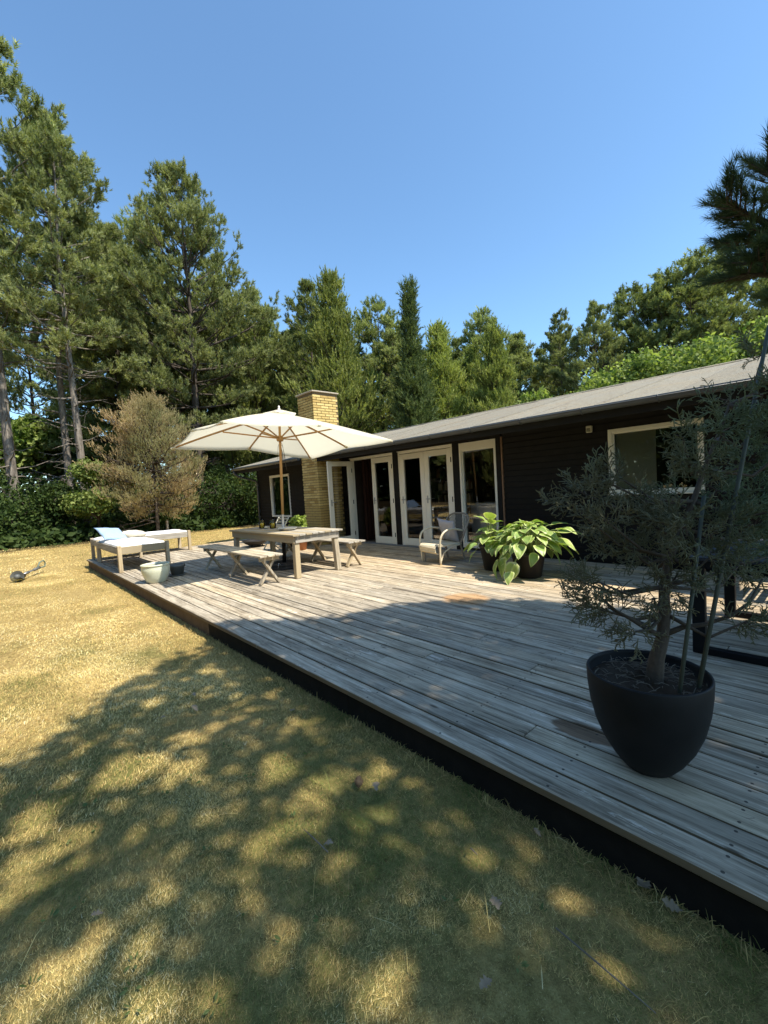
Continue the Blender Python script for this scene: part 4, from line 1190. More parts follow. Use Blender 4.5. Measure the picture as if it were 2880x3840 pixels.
hosta((3.80, -5.68, 0), (.145, .205, .40), ring(14, .30, .40, .23, -22, 10) + ring(12, .19, .52, .22, -4, 30) + ring(10, .11, .62, .20, 14, 5) + ring(6, .05, .69, .18, 34, 40) + ring(4, .27, .32, .22, -46, 60) + [(100, .10, .80, .26, 40), (20, .12, .76, .22, 40)], 'hosta in a tall dark pot next to the rattan chair', 'potbrown', 5)
hosta((3.12, -5.50, 0), (.16, .225, .36), ring(21, .37, .49, .25, -16, 0) + ring(24, .28, .60, .22, -6, 15) + ring(19, .16, .69, .20, 6, 30) + ring(10, .08, .75, .18, 22, 12) + ring(6, .36, .38, .23, -40, 8) + [(75, .40, .30, .30, -65), (60, .46, .26, .29, -75), (95, .38, .24, .27, -70), (85, .47, .14, .26, -40), (200, .42, .62, .32, 5), (170, .44, .55, .31, -8), (20, .42, .55, .3, 0), (185, .46, .68, .28, 12), (210, .34, .72, .3, 14)], 'larger sprawling hosta with broad cream edged leaves in a low dark pot', 'potbrown', 6)

# ---- rattan chair
def rattan_chair():
    c = Vector((4.98, -5.86, 0)); ang = math.atan2(.975, .22) - math.pi / 2
    T = Matrix.Translation(c) @ Matrix.Rotation(ang, 4, 'Z')        # local +Y = front, x = side
    t = thing('rattan_armchair', 'pale rattan armchair with hooped arms in front of the doors', 'armchair', tuple(c))
    def smooth(pts, n=24):
        pts = [Vector(p) for p in pts]; out = []
        P = [pts[0] * 2 - pts[1]] + pts + [pts[-1] * 2 - pts[-2]]
        for i in range(1, len(P) - 2):
            for k in range(n // (len(pts) - 1) + 1):
                u = k / (n // (len(pts) - 1) + 1); a, b, c_, d = P[i - 1], P[i], P[i + 1], P[i + 2]
                out.append(.5 * ((2 * b) + (c_ - a) * u + (2 * a - 5 * b + 4 * c_ - d) * u * u + (3 * b - a - 3 * c_ + d) * u ** 3))
        out.append(pts[-1]); return out
    for s in (-1, 1):
        m = MB(); m.tube(smooth([(s * .27, .25, 0.0), (s * .28, .26, .25), (s * .30, .25, .46), (s * .30, .14, .57), (s * .29, -.05, .585), (s * .25, -.27, .54)]), .017, 10, mat=T); m.build('arm', M['rattan'], t)
        m = MB(); m.tube(smooth([(s * .27, .245, .05), (s * .27, .16, .20), (s * .27, -.02, .28), (s * .25, -.20, .30)]), .012, 8, mat=T); m.build('arm_brace', M['rattan'], t)
        m = MB(); m.tube(smooth([(s * .24, -.30, 0), (s * .23, -.26, .18), (s * .22, -.22, .33)]), .017, 10, mat=T); m.build('leg', M['rattandark'], t)
        m = MB(); m.tube(smooth([(s * .22, .22, 0), (s * .225, .23, .18), (s * .22, .24, .33)]), .015, 10, mat=T); m.build('leg', M['rattandark'], t)
        m = MB(); m.tube([(s * .24, .26, .31), (s * .24, -.24, .31)], .013, 8, mat=T); m.build('seat_rail', M['rattan'], t)
    m = MB()
    for k in range(34):                                             # woven seat that curls over the front
        x = -.225 + .45 * k / 33
        m.tube(smooth([(x, -.24, .325), (x, .0, .318), (x, .20, .335), (x, .285, .335), (x, .325, .29), (x, .315, .22), (x, .275, .185)]), .0068, 5, mat=T)
    m.build('seat', M['rattan'], t)
    for z, y in ((.335, .285), (.29, .335), (.22, .325), (.185, .272), (.325, -.22)):
        m = MB(); m.tube([(-.24, y, z), (.24, y, z)], .008, 6, mat=T); m.build('seat_binding', M['rattan'], t, 'c')
    m = MB(); m.tube(smooth([(-.24, -.22, .31), (-.30, -.30, .55), (-.29, -.38, .74), (-.16, -.42, .815), (0, -.425, .825), (.16, -.42, .815), (.29, -.38, .74), (.30, -.30, .55), (.24, -.22, .31)], 48), .016, 10, mat=T); m.build('back_hoop', M['rattandark'], t)
    m = MB()
    for k in range(19):
        u = -1 + 2 * k / 18; zt = .81 - .085 * abs(u) ** 3
        m.tube(smooth([(u * .22, -.225, .325), (u * .25, -.31, .52), (u * .27, -.385, .70), (u * .275, -.415, zt)]), .0065, 5, mat=T)
    m.build('back_rods', M['rattandark'], t)['kind'] = 'stuff'
    R3 = T.to_3x3()
    cc = T @ Vector((0.0, -.155, .535)); e = (T @ Matrix.Rotation(R(68), 4, 'X') @ Matrix.Rotation(R(6), 4, 'Z')).to_euler()
    pillow('cushion', tuple(cc), .46, .46, .12, e, M['greycloth'], 'pale grey linen cushion on the rattan armchair', 'cushion', 8)
rattan_chair()

# ---- black table and added slatted bench at the right
def black_set():
    t = thing('black_table', 'black plank table on square steel legs behind the potted juniper', 'table', (-.15, -4.38, 0))
    x0, x1, y0, y1, z = -1.2, .86, -4.99, -3.78, .72
    n = 9; w_ = (y1 - y0) / n
    for k in range(n):
        m = MB(); m.box(((x0 + x1) / 2 + U(-.003, .003), y0 + (k + .5) * w_, z - .013 + U(-.0008, .0008)), (x1 - x0, w_ - .005, .026), .003); m.build('plank', M['blackplank'], t, 'c')
    for y in (y0 + .04, y1 - .04):
        for x in (x0 + .06, x1 - .06):
            m = MB(); m.span((x - .04, y - .03, .0), (x + .04, y + .03, z - .027), .004); m.build('leg', M['blacksteel'], t, 'c')
        m = MB(); m.span((x0 + .102, y - .03, .0), (x1 - .102, y + .03, .05), .003); m.build('floor_rail', M['blacksteel'], t, 'c')
        m = MB(); m.span((x0 + .102, y - .025, z - .085), (x1 - .102, y + .025, z - .028), .003); m.build('top_rail', M['blacksteel'], t, 'c')
    t = thing('added_slatted_bench', 'black slatted bench added for its light stripes between the black table and the house wall', 'bench', (0, -6.0, 0))  # added so its slats split the sunlight into stripes on the deck
    for k in range(15):
        x = -.62 + k * .085
        m = MB(); m.box((x, -5.98, .43), (.058, .70, .022), .003); m.build('slat', M['blackplank'], t, 'c')
    for y in (-6.28, -5.68):
        m = MB(); m.span((-.66, y - .02, .375), (.60, y + .02, .418), .003); m.build('rail', M['blacksteel'], t, 'c')
        for x in (-.62, .56):
            m = MB(); m.span((x - .02, y - .02, 0), (x + .02, y + .02, .375), .003); m.build('leg', M['blacksteel'], t, 'c')
black_set()

# ---- potted juniper
def juniper():
    c = np.array([.66, -2.17, 0]); rng = np.random.default_rng(77); rd = random.Random(12)
    t = thing('potted_juniper', 'dark grey green juniper tree in a big round black pot on the deck', 'plant', c)
    pr = [(0, .002), (.088, .002), (.106, .010), (.146, .06), (.187, .13), (.219, .21), (.240, .30), (.249, .38), (.252, .448), (.249, .455), (.243, .455), (.240, .44), (.236, .36), (0, .36)]
    m = MB(); m.lathe(pr, 72, tuple(c)); m.build('pot', M['pot'], t)
    # soil with litter
    m = MB(); n = 26; v, f = [], []
    for i in range(9):
        r_ = .2365 * i / 8
        for k in range(n): v.append((c[0] + r_ * math.cos(6.283 * k / n), c[1] + r_ * math.sin(6.283 * k / n), .400 + .022 * (1 - (i / 8) ** 2) + (rd.uniform(-.012, .016) if 0 < i < 8 else 0)))
    for i in range(8):
        for k in range(n): f.append([i * n + k, i * n + (k + 1) % n, (i + 1) * n + (k + 1) % n, (i + 1) * n + k])
    m.add(v, f, None, True); so_ = m.build('soil', M['soil'], t)
    m = MB()
    for k in range(150):
        a, r_ = rd.uniform(0, 6.28), .225 * math.sqrt(rd.random()); p = c + np.array([r_ * math.cos(a), r_ * math.sin(a), .415 + .020 * (1 - (r_ / .237) ** 2) + rd.uniform(0, .012)]); b = rd.uniform(0, 6.28); L = rd.uniform(.02, .07)
        q = np.array([math.cos(b), math.sin(b), rd.uniform(-.1, .3)]) * L
        if np.linalg.norm((p + q - c)[:2]) > .228: q *= -.3
        m.tube([p, p + q * .5 + np.array([0, 0, rd.uniform(0, .008)]), p + q], [.0016, .0014, .0007], 4, False)
    li = m.build('litter', M['twig'], so_); li['kind'] = 'stuff'
    # trunk
    tp = [at(2447, 2530, 1.94), at(2462, 2470, 1.945), at(2485, 2390, 1.95), at(2492, 2300, 1.955), at(2490, 2200, 1.96), at(2510, 2090, 1.97), at(2560, 1980, 1.98), at(2600, 1880, 1.99), at(2640, 1760, 2.0), at(2690, 1640, 2.0), at(2735, 1520, 2.0)]
    tp[0][2] = .37
    m = MB(); m.tube(tp, [.040, .031, .026, .024, .021, .018, .015, .012, .010, .008, .005], 10); tr = m.build('trunk', M['junbark'], t)
    cl = [(2711, 1617, 120), (2617, 1735, 105), (2805, 1735, 110), (2194, 1853, 75), (2311, 1782, 60), (2265, 1947, 85), (2405, 1900, 95), (2523, 1876, 90), (2570, 1970, 110), (2335, 2040, 105), (2429, 2088, 90), (2711, 1970, 120), (2830, 1970, 100),
          (2664, 2088, 90), (2241, 2182, 70), (2217, 2276, 75), (2300, 2290, 75), (2523, 2182, 105), (2450, 2243, 60), (2780, 2110, 90), (2850, 1600, 120), (2735, 1500, 80), (2380, 2370, 55), (2800, 2330, 70), (2140, 1890, 40), (2180, 2185, 40), (2690, 1840, 110), (2850, 1850, 110), (2860, 1480, 90), (2460, 1980, 90), (2900, 2080, 110), (2960, 1900, 130), (2960, 1680, 130), (2240, 1790, 36), (2860, 1330, 60), (2560, 1640, 50)]
    deps = {}
    br = MB(); P, D = [], []
    cum = tp
    for (px, py, r_) in cl:
        dep = 1.97 + rd.uniform(-.22, .24)
        if px < 2250: dep = 2.0 + rd.uniform(-.1, .1)
        ce = at(px, py, dep); rm = r_ / F_PX * dep
        # branch from the nearest trunk point somewhat below
        k = min(range(3, len(tp)), key=lambda q: np.linalg.norm(tp[q] - ce) + (2.0 * max(0, tp[q][2] - ce[2] - .02)))
        a = tp[k]; mid = (a + ce) / 2 + np.array([rd.uniform(-.04, .04), rd.uniform(-.04, .04), -.03 - .05 * rd.random()])
        br.tube([a, a * .6 + mid * .4 + np.array([0, 0, .0]), mid, mid * .4 + ce * .6, ce], [.010, .0085, .007, .005, .003], 6)
        nsp = int(7 + (rm / .10) ** 2 * 14)
        out = ce - (a * .7 + tp[min(k + 1, len(tp) - 1)] * .3); out /= np.linalg.norm(out) + 1e-6
        for q in range(nsp):
            d = rng.normal(size=3); d /= np.linalg.norm(d); p = ce + d * rm * (rng.random() ** .5) * np.array([1, 1, .75]) * .74
            P.append(p); D.append(d * .55 + out * .5 + np.array([0, 0, .25]) + rng.normal(size=3) * .3)
            if q % 6 == 0: br.tube([ce, (ce + p) / 2 + rng.normal(size=3) * .01, p], [.0035, .0026, .0015], 4, False)
    # the two long low limbs
    br.tube([tp[2], at(2430, 2360, 1.94), at(2380, 2330, 1.95), at(2310, 2290, 1.97), at(2240, 2230, 1.98)], [.013, .011, .009, .006, .004], 8)
    br.tube([tp[2] + np.array([0, 0, .01]), at(2560, 2352, 1.93), at(2640, 2342, 1.9), at(2740, 2310, 1.88), at(2810, 2260, 1.86), at(2860, 2170, 1.85)], [.014, .012, .010, .008, .006, .004], 8)
    br.build('branches', M['junbark'], t)
    # sprays of scale-leaved twiglets
    TV, TT = [], []
    for s in range(6):
        V, T = [], []
        def twig(p, d, L, w_):
            d = d / np.linalg.norm(d); a = np.cross(d, rng.normal(size=3)); a /= np.linalg.norm(a); b = np.cross(d, a); k = len(V)
            for q, ww in ((0, w_), (.6, w_ * 1.05), (1, w_ * .45)):
                for an in (0, 2.094, 4.189): V.append(p + d * L * q + (a * math.cos(an) + b * math.sin(an)) * ww)
            for lv_ in (0, 3):
                for q in range(3):
                    e = (q + 1) % 3; T.extend([(k + lv_ + q, k + lv_ + e, k + lv_ + e + 3), (k + lv_ + q, k + lv_ + e + 3, k + lv_ + q + 3)])
        twig(np.zeros(3), np.array([0, 0, 1.0]), .085, .0020)
        for z in np.linspace(.012, .08, 9):
            az = rng.uniform(0, 6.28); d = np.array([math.cos(az) * .75, math.sin(az) * .75, .75]); L = .018 + .028 * rng.random()
            twig(np.array([0, 0, z]), d, L, .0019)
            for q in (.45, .8):
                d2 = d + rng.normal(size=3) * .6; twig(np.array([0, 0, z]) + d / np.linalg.norm(d) * L * q, d2, .010 + .009 * rng.random(), .0018)
        TV.append(np.array(V)); TT.append(np.array(T))
    P, D = np.array(P), np.array(D)
    V, T, tn = stamp(TV, TT, P, D, rng.uniform(.75, 1.35, len(P)), rng)
    me = tri_mesh('juniper_foliage', V - c, T, M['juniper'], tn); link('foliage', me, t)
    # two stakes
    m = MB(); m.tube([at(2548, 2600, 1.80), at(2600, 2200, 1.86), at(2640, 1860, 1.92)], .0085, 8); m.build('stake', M['bamboo'], t)
    m = MB(); m.tube([at(2620, 2580, 1.82), at(2700, 2160, 1.86), at(2790, 1700, 1.90), at(2885, 1220, 1.94)], [.0095, .009, .0085, .008], 8); m.build('stake', M['bamboo'], t)
juniper()

# ---- grass trimmer on the lawn
def trimmer():
    t = thing('grass_trimmer', 'grass trimmer with round guard lying on the dry lawn', 'trimmer', (12.6, -.42, GZ))
    a = np.array([12.35, -.33, GZ + .10]); b = np.array([13.3, -.78, GZ + .14]); d = (b - a) / np.linalg.norm(b - a)
    rot = Vector(tuple(d)).to_track_quat('Z', 'Y').to_matrix().to_4x4(); T = Matrix.Translation(tuple(a)) @ Matrix.Rotation(R(8), 4, 'Y') @ rot
    def disc(m, r_, z, a0, a1, th=.006, n=22):
        v, f = [], []
        for zz in (z, z + th):
            v.append((0, 0, zz)); v += [(r_ * math.cos(a0 + (a1 - a0) * k / n), r_ * math.sin(a0 + (a1 - a0) * k / n), zz - .04) for k in range(n + 1)]
        for k in range(n): f += [[0, k + 2, k + 1], [n + 2, n + 3 + k, n + 4 + k], [k + 1, k + 2, n + 4 + k, n + 3 + k]]
        m.add(v, f, T)
    m = MB(); disc(m, .13, .02, 0, math.pi * 1.15); m.build('guard', M['greyplastic'], t)
    m = MB(); disc(m, .128, .018, math.pi * 1.15, 2 * math.pi); m.build('clear_shield', M['trimshield'], t)
    m = MB(); m.tube([(0, 0, -.07), (0, 0, -.03), (0, 0, .02), (0, 0, .06)], [.035, .055, .06, .05], 16, mat=T); m.build('line_head', M['greyplastic'], t)
    m = MB(); m.tube([(0, 0, .06), (0, 0, .16), (0, 0, .26), (0, 0, .30)], [.055, .062, .05, .03], 14, mat=T); m.build('motor', M['potbrown'], t)
    m = MB(); m.tube([a + d * .28, b], .020, 10); m.build('shaft', M['steel'], t)
    m = MB(); m.tube([a + d * .36, a + d * .48], .032, 10); m.tube([b - d * .30, b - d * .02], .034, 10); m.build('grip_collar', M['greyplastic'], t)
    side = np.cross(d, [0, 0, 1]); up = np.cross(side, d)
    m = MB(); m.tube([b - d * .12 + up * .02, b + d * .02 + up * .12, b + d * .22 + up * .13, b + d * .30 + up * .06, b + d * .26 - up * .02, b + d * .02 - up * .01], .016, 8); m.build('handle', M['trim_orange'], t)
trimmer()

# ---- fallen oak leaves, pine cone and sticks on the lawn
def litter():
    def oak_mesh(seed):
        rg = np.random.default_rng(seed); n = 15; V = []; T = []
        for i in range(n + 1):
            s = i / n; w_ = (.26 * math.sin(math.pi * s ** .8) + .02) * (1 + .38 * math.sin(s * 24 + seed)) ; w2 = (.26 * math.sin(math.pi * s ** .8) + .02) * (1 + .38 * math.sin(s * 24 + seed + .7))
            z = .10 * math.sin(s * 4 + seed) + .05
            V += [(-w_, s, z + .12 * w_ * 2 + .06 * math.sin(s * 13)), (0, s, z), (w2, s, z + .16 * w2 * 2)]
        for i in range(n):
            a = 3 * i; T += [(a, a + 1, a + 4), (a, a + 4, a + 3), (a + 1, a + 2, a + 5), (a + 1, a + 5, a + 4)]
        return tri_mesh('oak_leaf', np.array(V), np.array(T), M['oakleaf'], None, None, True)
    ms = [oak_mesh(k) for k in range(3)]
    def gz(px, py, z=GZ):
        d = FWD + (px - 1440) / F_PX * RIGHT - (py - 1920) / F_PX * UP; k = (z - CAM_Z) / d[2]; return CAM + k * d
    spots = [(1408, 2935, .085), (720, 2650, .10), (725, 2600, .07), (1250, 3165, .07), (1870, 3420, .09), (2390, 3330, .11), (1800, 3710, .07), (2000, 3110, .06), (1090, 2670, .07), (620, 2690, .07), (340, 3440, .06), (2480, 3380, .09)]
    words = ['beside the pine cone', 'lying highest on the shaded lawn', 'close above the highest shaded leaf on the lawn', 'in the middle of the shaded lawn', 'lying on the lawn under the middle of the deck front', 'lying against the black deck skirt', 'lowest on the lawn near the bottom of the photo', 'on the bare soil halfway along the black skirt', 'nearest the deck edge where the shade begins', 'left of the highest shaded leaf', 'near the left side of the photo', 'second one against the black deck skirt, nearest the corner']
    for k, (px, py, s) in enumerate(spots):
        p = gz(px, py, GZ + .022); o = link('fallen_oak_leaf', ms[k % 3], None, p); s *= .72; o.scale = (s, s, s); o.rotation_euler = (U(-.25, .25), U(-.25, .25), U(0, 6.28))
        tag(o, 'dry curled oak leaf ' + words[k], 'leaf', 'fallen oak leaves scattered on the lawn')
    p = gz(1345, 2930, GZ + .022); t = MB(); d = np.array([.8, -.6, .1])
    t.tube([p - d * .03, p - d * .02, p, p + d * .025, p + d * .035], [.008, .017, .02, .013, .003], 10)
    for k in range(40):
        u = U(-.028, .03); a = k * 2.4; r_ = .019 * (1 - abs(u) / .045); q = p + d * u + np.array([.6 * math.cos(a), .8 * math.cos(a), math.sin(a)]) * r_
        t.box(q, (.010, .010, .004), .001, (U(-.6, .6), U(-.6, .6), a))
    tag(t.build('pine_cone', M['cone'], None, p), 'small brown pine cone on the lawn near the deck', 'cone')
    for k, (pa, pb, lab) in enumerate((((1230, 3195), (1140, 3110), 'thin pale stick lying on the shaded lawn near the deck'), ((2085, 3480), (2460, 3800), 'long thin straw stick on the lawn in the near right corner'), ((1765, 3180), (1790, 3205), 'short pale twig lying on the bare soil by the deck'))):
        a, b = gz(*pa, GZ + .02), gz(*pb, GZ + .03); m = MB(); m.tube([a, (a + b) / 2 + np.array([.01, .006, .01]), b], [.003, .003, .0015], 5)
        tag(m.build('fallen_stick', M['twig'], None, a), lab, 'stick')
litter()

def needle_litter():
    rg = np.random.default_rng(17)
    def scatter(name, label, n, fn, L0, L1, mat):
        P = np.array([fn() for _ in range(n)]); a = rg.uniform(0, 6.28, n); L = rg.uniform(L0, L1, n)
        d = np.stack([np.cos(a), np.sin(a), np.zeros(n)], 1) * L[:, None]; sd = np.stack([-np.sin(a), np.cos(a), np.zeros(n)], 1) * .0016
        if name == 'roof_litter': d[:, 2] = -d[:, 1] * (RZ - EZ) / (EY - RY); sd[:, 2] = -sd[:, 1] * (RZ - EZ) / (EY - RY); sd *= 3.5
        V = np.stack([P - sd, P + sd, P + d], 1).reshape(-1, 3); T = np.arange(3 * n).reshape(-1, 3)
        tag(link(name, tri_mesh(name, V, T, M[mat])), label, 'litter', kind='stuff')
    scatter('deck_litter', 'dry pine needles and bits scattered on the deck boards', 900, lambda: (rg.uniform(-1.2, 6.5), rg.uniform(-6.6, -1.75), .0035), .012, .05, 'twig')
    def rf():
        y = rg.uniform(-10.3, -6.3); return (rg.uniform(-.4, 9.0), y, EZ + (EY - y) * (RZ - EZ) / (EY - RY) + .020)
    scatter('roof_litter', 'brown pine needles scattered over the felt roof', 1500, rf, .03, .10, 'cone')
needle_litter()

# ================================================================= TREES
def pine_parts(h, crown0, prof, seed, nwh, nb, tuft_tpl, tuft_s, dens, up=(.15, .75), lean=(0, 0), dead=0, tr=.2, droop=.12, sub=(5, .42), inner=.42, clump=True):
    """returns (trunk MB, V, T, tint) around origin; prof(u) = crown radius in metres at relative crown height u"""
    rng = np.random.default_rng(seed); rd = random.Random(seed)
    m = MB(); n = 12
    ph = rd.uniform(0, 6.28); amp = .012 * h
    def axis(z): return np.array([lean[0] * z / h + amp * math.sin(z / h * 4 + ph) * (z / h), lean[1] * z / h + amp * math.cos(z / h * 3.3 + ph) * (z / h), z])
    zs = np.linspace(-.3, h * .98, n)
    m.tube([axis(z) for z in zs], [tr * (1.25 if i == 0 else 1) * (1 - .93 * (max(z, 0) / h) ** 1.05) for i, z in enumerate(zs)], 9)
    P, D, Tn = [], [], []
    hc = h * crown0
    for k in range(dead):
        z = rd.uniform(h * .12, hc * 1.05); a = rd.uniform(0, 6.28); L = rd.uniform(.6, 2.2); p = axis(z)
        e = p + np.array([math.cos(a), math.sin(a), rd.uniform(-.2, .35)]) * L; mid = (p + e) / 2 + np.array([0, 0, rd.uniform(-.15, .1)])
        m.tube([p, mid, e], [.035, .02, .006], 4, False)
        for q in range(2):
            s = mid * .5 + e * .5; e2 = s + (e - p) * .3 + rng.normal(size=3) * .25; m.tube([s, e2], [.012, .004], 3, False)
    for w_ in range(nwh):
        u = (w_ + rd.uniform(.1, .9)) / nwh; z = hc + (h - hc) * u * .985
        Rr = prof(u); a0 = rd.uniform(0, 6.28)
        nn = nb if u < .9 else max(3, nb - 1)
        for b in range(nn):
            a = a0 + 6.283 * b / nn + rd.uniform(-.45, .45); L = Rr * rd.uniform(.62, 1.12)
            if L < .15: continue
            el = up[0] + (up[1] - up[0]) * u + rd.uniform(-.15, .15)
            p0 = axis(z); pts = []; ns = 6
            d = np.array([math.cos(a) * math.cos(el), math.sin(a) * math.cos(el), math.sin(el)]); p = p0.copy()
            for q in range(ns + 1):
                pts.append(p.copy()); t_ = q / ns
                dd = d + np.array([0, 0, 1]) * (-droop * (1 - t_) * (1 - u) + .5 * t_ * t_) + rng.normal(size=3) * .09
                p = p + dd / np.linalg.norm(dd) * L / ns
            m.tube(pts, [max(.006, .016 * L * (1 - .8 * q / ns)) for q in range(ns + 1)], 4, False)
            tb = .5
            nsub = int(sub[0] * .8 * (.5 + L / 2.5)) + 1
            for q in range(nsub):
                s = rd.uniform(inner, 1.0); i = min(int(s * ns), ns - 1); f = s * ns - i; c = pts[i] * (1 - f) + pts[i + 1] * f
                sd = np.cross(d, [0, 0, 1]); sd /= np.linalg.norm(sd) + 1e-6
                side = rd.choice((-1, 1)); l2 = sub[1] * L * (1.15 - .75 * s) * rd.uniform(.5, 1.1)
                dv = d * .7 + sd * side * rd.uniform(.3, 1.0) + np.array([0, 0, rd.uniform(.0, .6)]); dv /= np.linalg.norm(dv)
                e = c + dv * l2
                if l2 > .3: m.tube([c, (c + e) / 2 + np.array([0, 0, .02]), e], [.010, .007, .004], 3, False)
                nt = max(2, int(dens * (1.2 + l2 * 2.4))); tb = rng.random() * .75 + .1
                for k in range(nt):
                    g = rd.uniform(.55, 1.08) if clump else rd.uniform(.25, 1.05); pp = c + (e - c) * g + rng.normal(size=3) * np.array([.13, .13, .08]) * (1 + l2 * .5)
                    P.append(pp); D.append(dv * .6 + np.array([0, 0, .75]) + rng.normal(size=3) * .38); Tn.append(tb + rng.normal() * .15 + .1 * g)
            for k in range(int(dens * 1.5) + 1):
                P.append(pts[-1] + rng.normal(size=3) * .09); D.append(d * .5 + np.array([0, 0, .9]) + rng.normal(size=3) * .3); Tn.append(tb + .15)
    P, D = np.array(P), np.array(D)
    V, T, tn = stamp([a for a, _ in tuft_tpl], [b for _, b in tuft_tpl], P, D, tuft_s * rng.uniform(.65, 1.4, len(P)), rng, .15, np.clip(np.array(Tn), 0, 1))
    return m, V, T, tn

rngT = np.random.default_rng(101)
TUFT = [needle_template(25, .125, .020, .17, 1.15, rngT) for _ in range(5)]
TUFT_FINE = [needle_template(20, .085, .017, .27, .75, rngT) for _ in range(5)]
SPRAY = [needle_template(14, .13, .022, .30, .8, rngT) for _ in range(5)]

PROTO = {}
def proto(key, mat, barkmat, *a, **k):
    m, V, T, tn = pine_parts(*a, **k)
    me = bpy.data.meshes.new(key + '_trunk'); me.from_pydata(m.v, [], m.f); me.polygons.foreach_set('use_smooth', [True] * len(m.f)); me.materials.append(M[barkmat]); me.update()
    PROTO[key] = (me, tri_mesh(key + '_crown', V, T, M[mat], tn), a[0])
    return len(T)
nt = 0
nt += proto('tall_a', 'needles', 'bark', 20, .44, lambda u: 3.1 * (.55 + .6 * math.sin(min(1, u * .9 + .25) * math.pi)) * (1.0 - .55 * u ** 2.2), 1, 15, 5, TUFT, 1.35, 3.4, dead=34, tr=.19, up=(.0, .9), inner=.4)
nt += proto('tall_b', 'needles', 'bark', 20, .40, lambda u: 3.4 * (.5 + .6 * math.sin(min(1, u * .85 + .25) * math.pi)) * (1.0 - .5 * u ** 2.4), 2, 16, 5, TUFT, 1.35, 3.4, dead=32, tr=.21, up=(.0, .9), inner=.4)
nt += proto('dome', 'needles', 'barkdark', 20, .25, lambda u: 4.3 * (1 - u ** 2.4) ** .95 * (.75 + .35 * min(1, u * 3)) + .45, 3, 21, 6, TUFT, 1.35, 2.9, dead=34, tr=.27, up=(.0, 1.1), inner=.4)
nt += proto('slim', 'needles2', 'barkdark', 16, .22, lambda u: 2.8 * (1 - u ** 2.0) * (.65 + .5 * min(1, u * 3)) + .35, 4, 17, 5, TUFT, 1.3, 3.0, dead=14, tr=.18, up=(.05, 1.1), inner=.35)
nt += proto('young', 'needlesbright', 'barkdark', 12, .06, lambda u: 3.4 * (1 - u) ** .75 * (1 + .22 * math.sin(u * 23)) + .15, 5, 25, 7, TUFT_FINE, 1.55, 2.9, tr=.16, up=(.2, 1.2), droop=.05, sub=(7, .36), inner=.3)
nt += proto('spire', 'spruce', 'barkdark', 12, .05, lambda u: (1.55 * (1 - u) ** 1.2 + .22 if u < .62 else .34 - .17 * (u - .62) / .38), 6, 44, 7, SPRAY, 1.15, 2.8, tr=.14, up=(-.25, .25), droop=.35, sub=(6, .34), clump=False, inner=.25)
nt += proto('high', 'needles2', 'barkdark', 13, .38, lambda u: 2.8 * (.6 + .5 * math.sin(min(1, u * .85 + .2) * math.pi)) * (1.05 - u * u * .5), 7, 13, 5, TUFT, 1.3, 3.4, dead=18, tr=.17, up=(.05, .8), inner=.4)
nt += proto('dying', 'brown', 'barkdark', 6.3, .20, lambda u: 2.75 * (1 - u ** 2.0) ** .6 * (.62 + .45 * min(1, u * 4)) + .1, 8, 19, 7, SPRAY, .5, 4.2, tr=.11, up=(-.05, .7), droop=.25, sub=(11, .36), dead=5, clump=False, inner=.25)

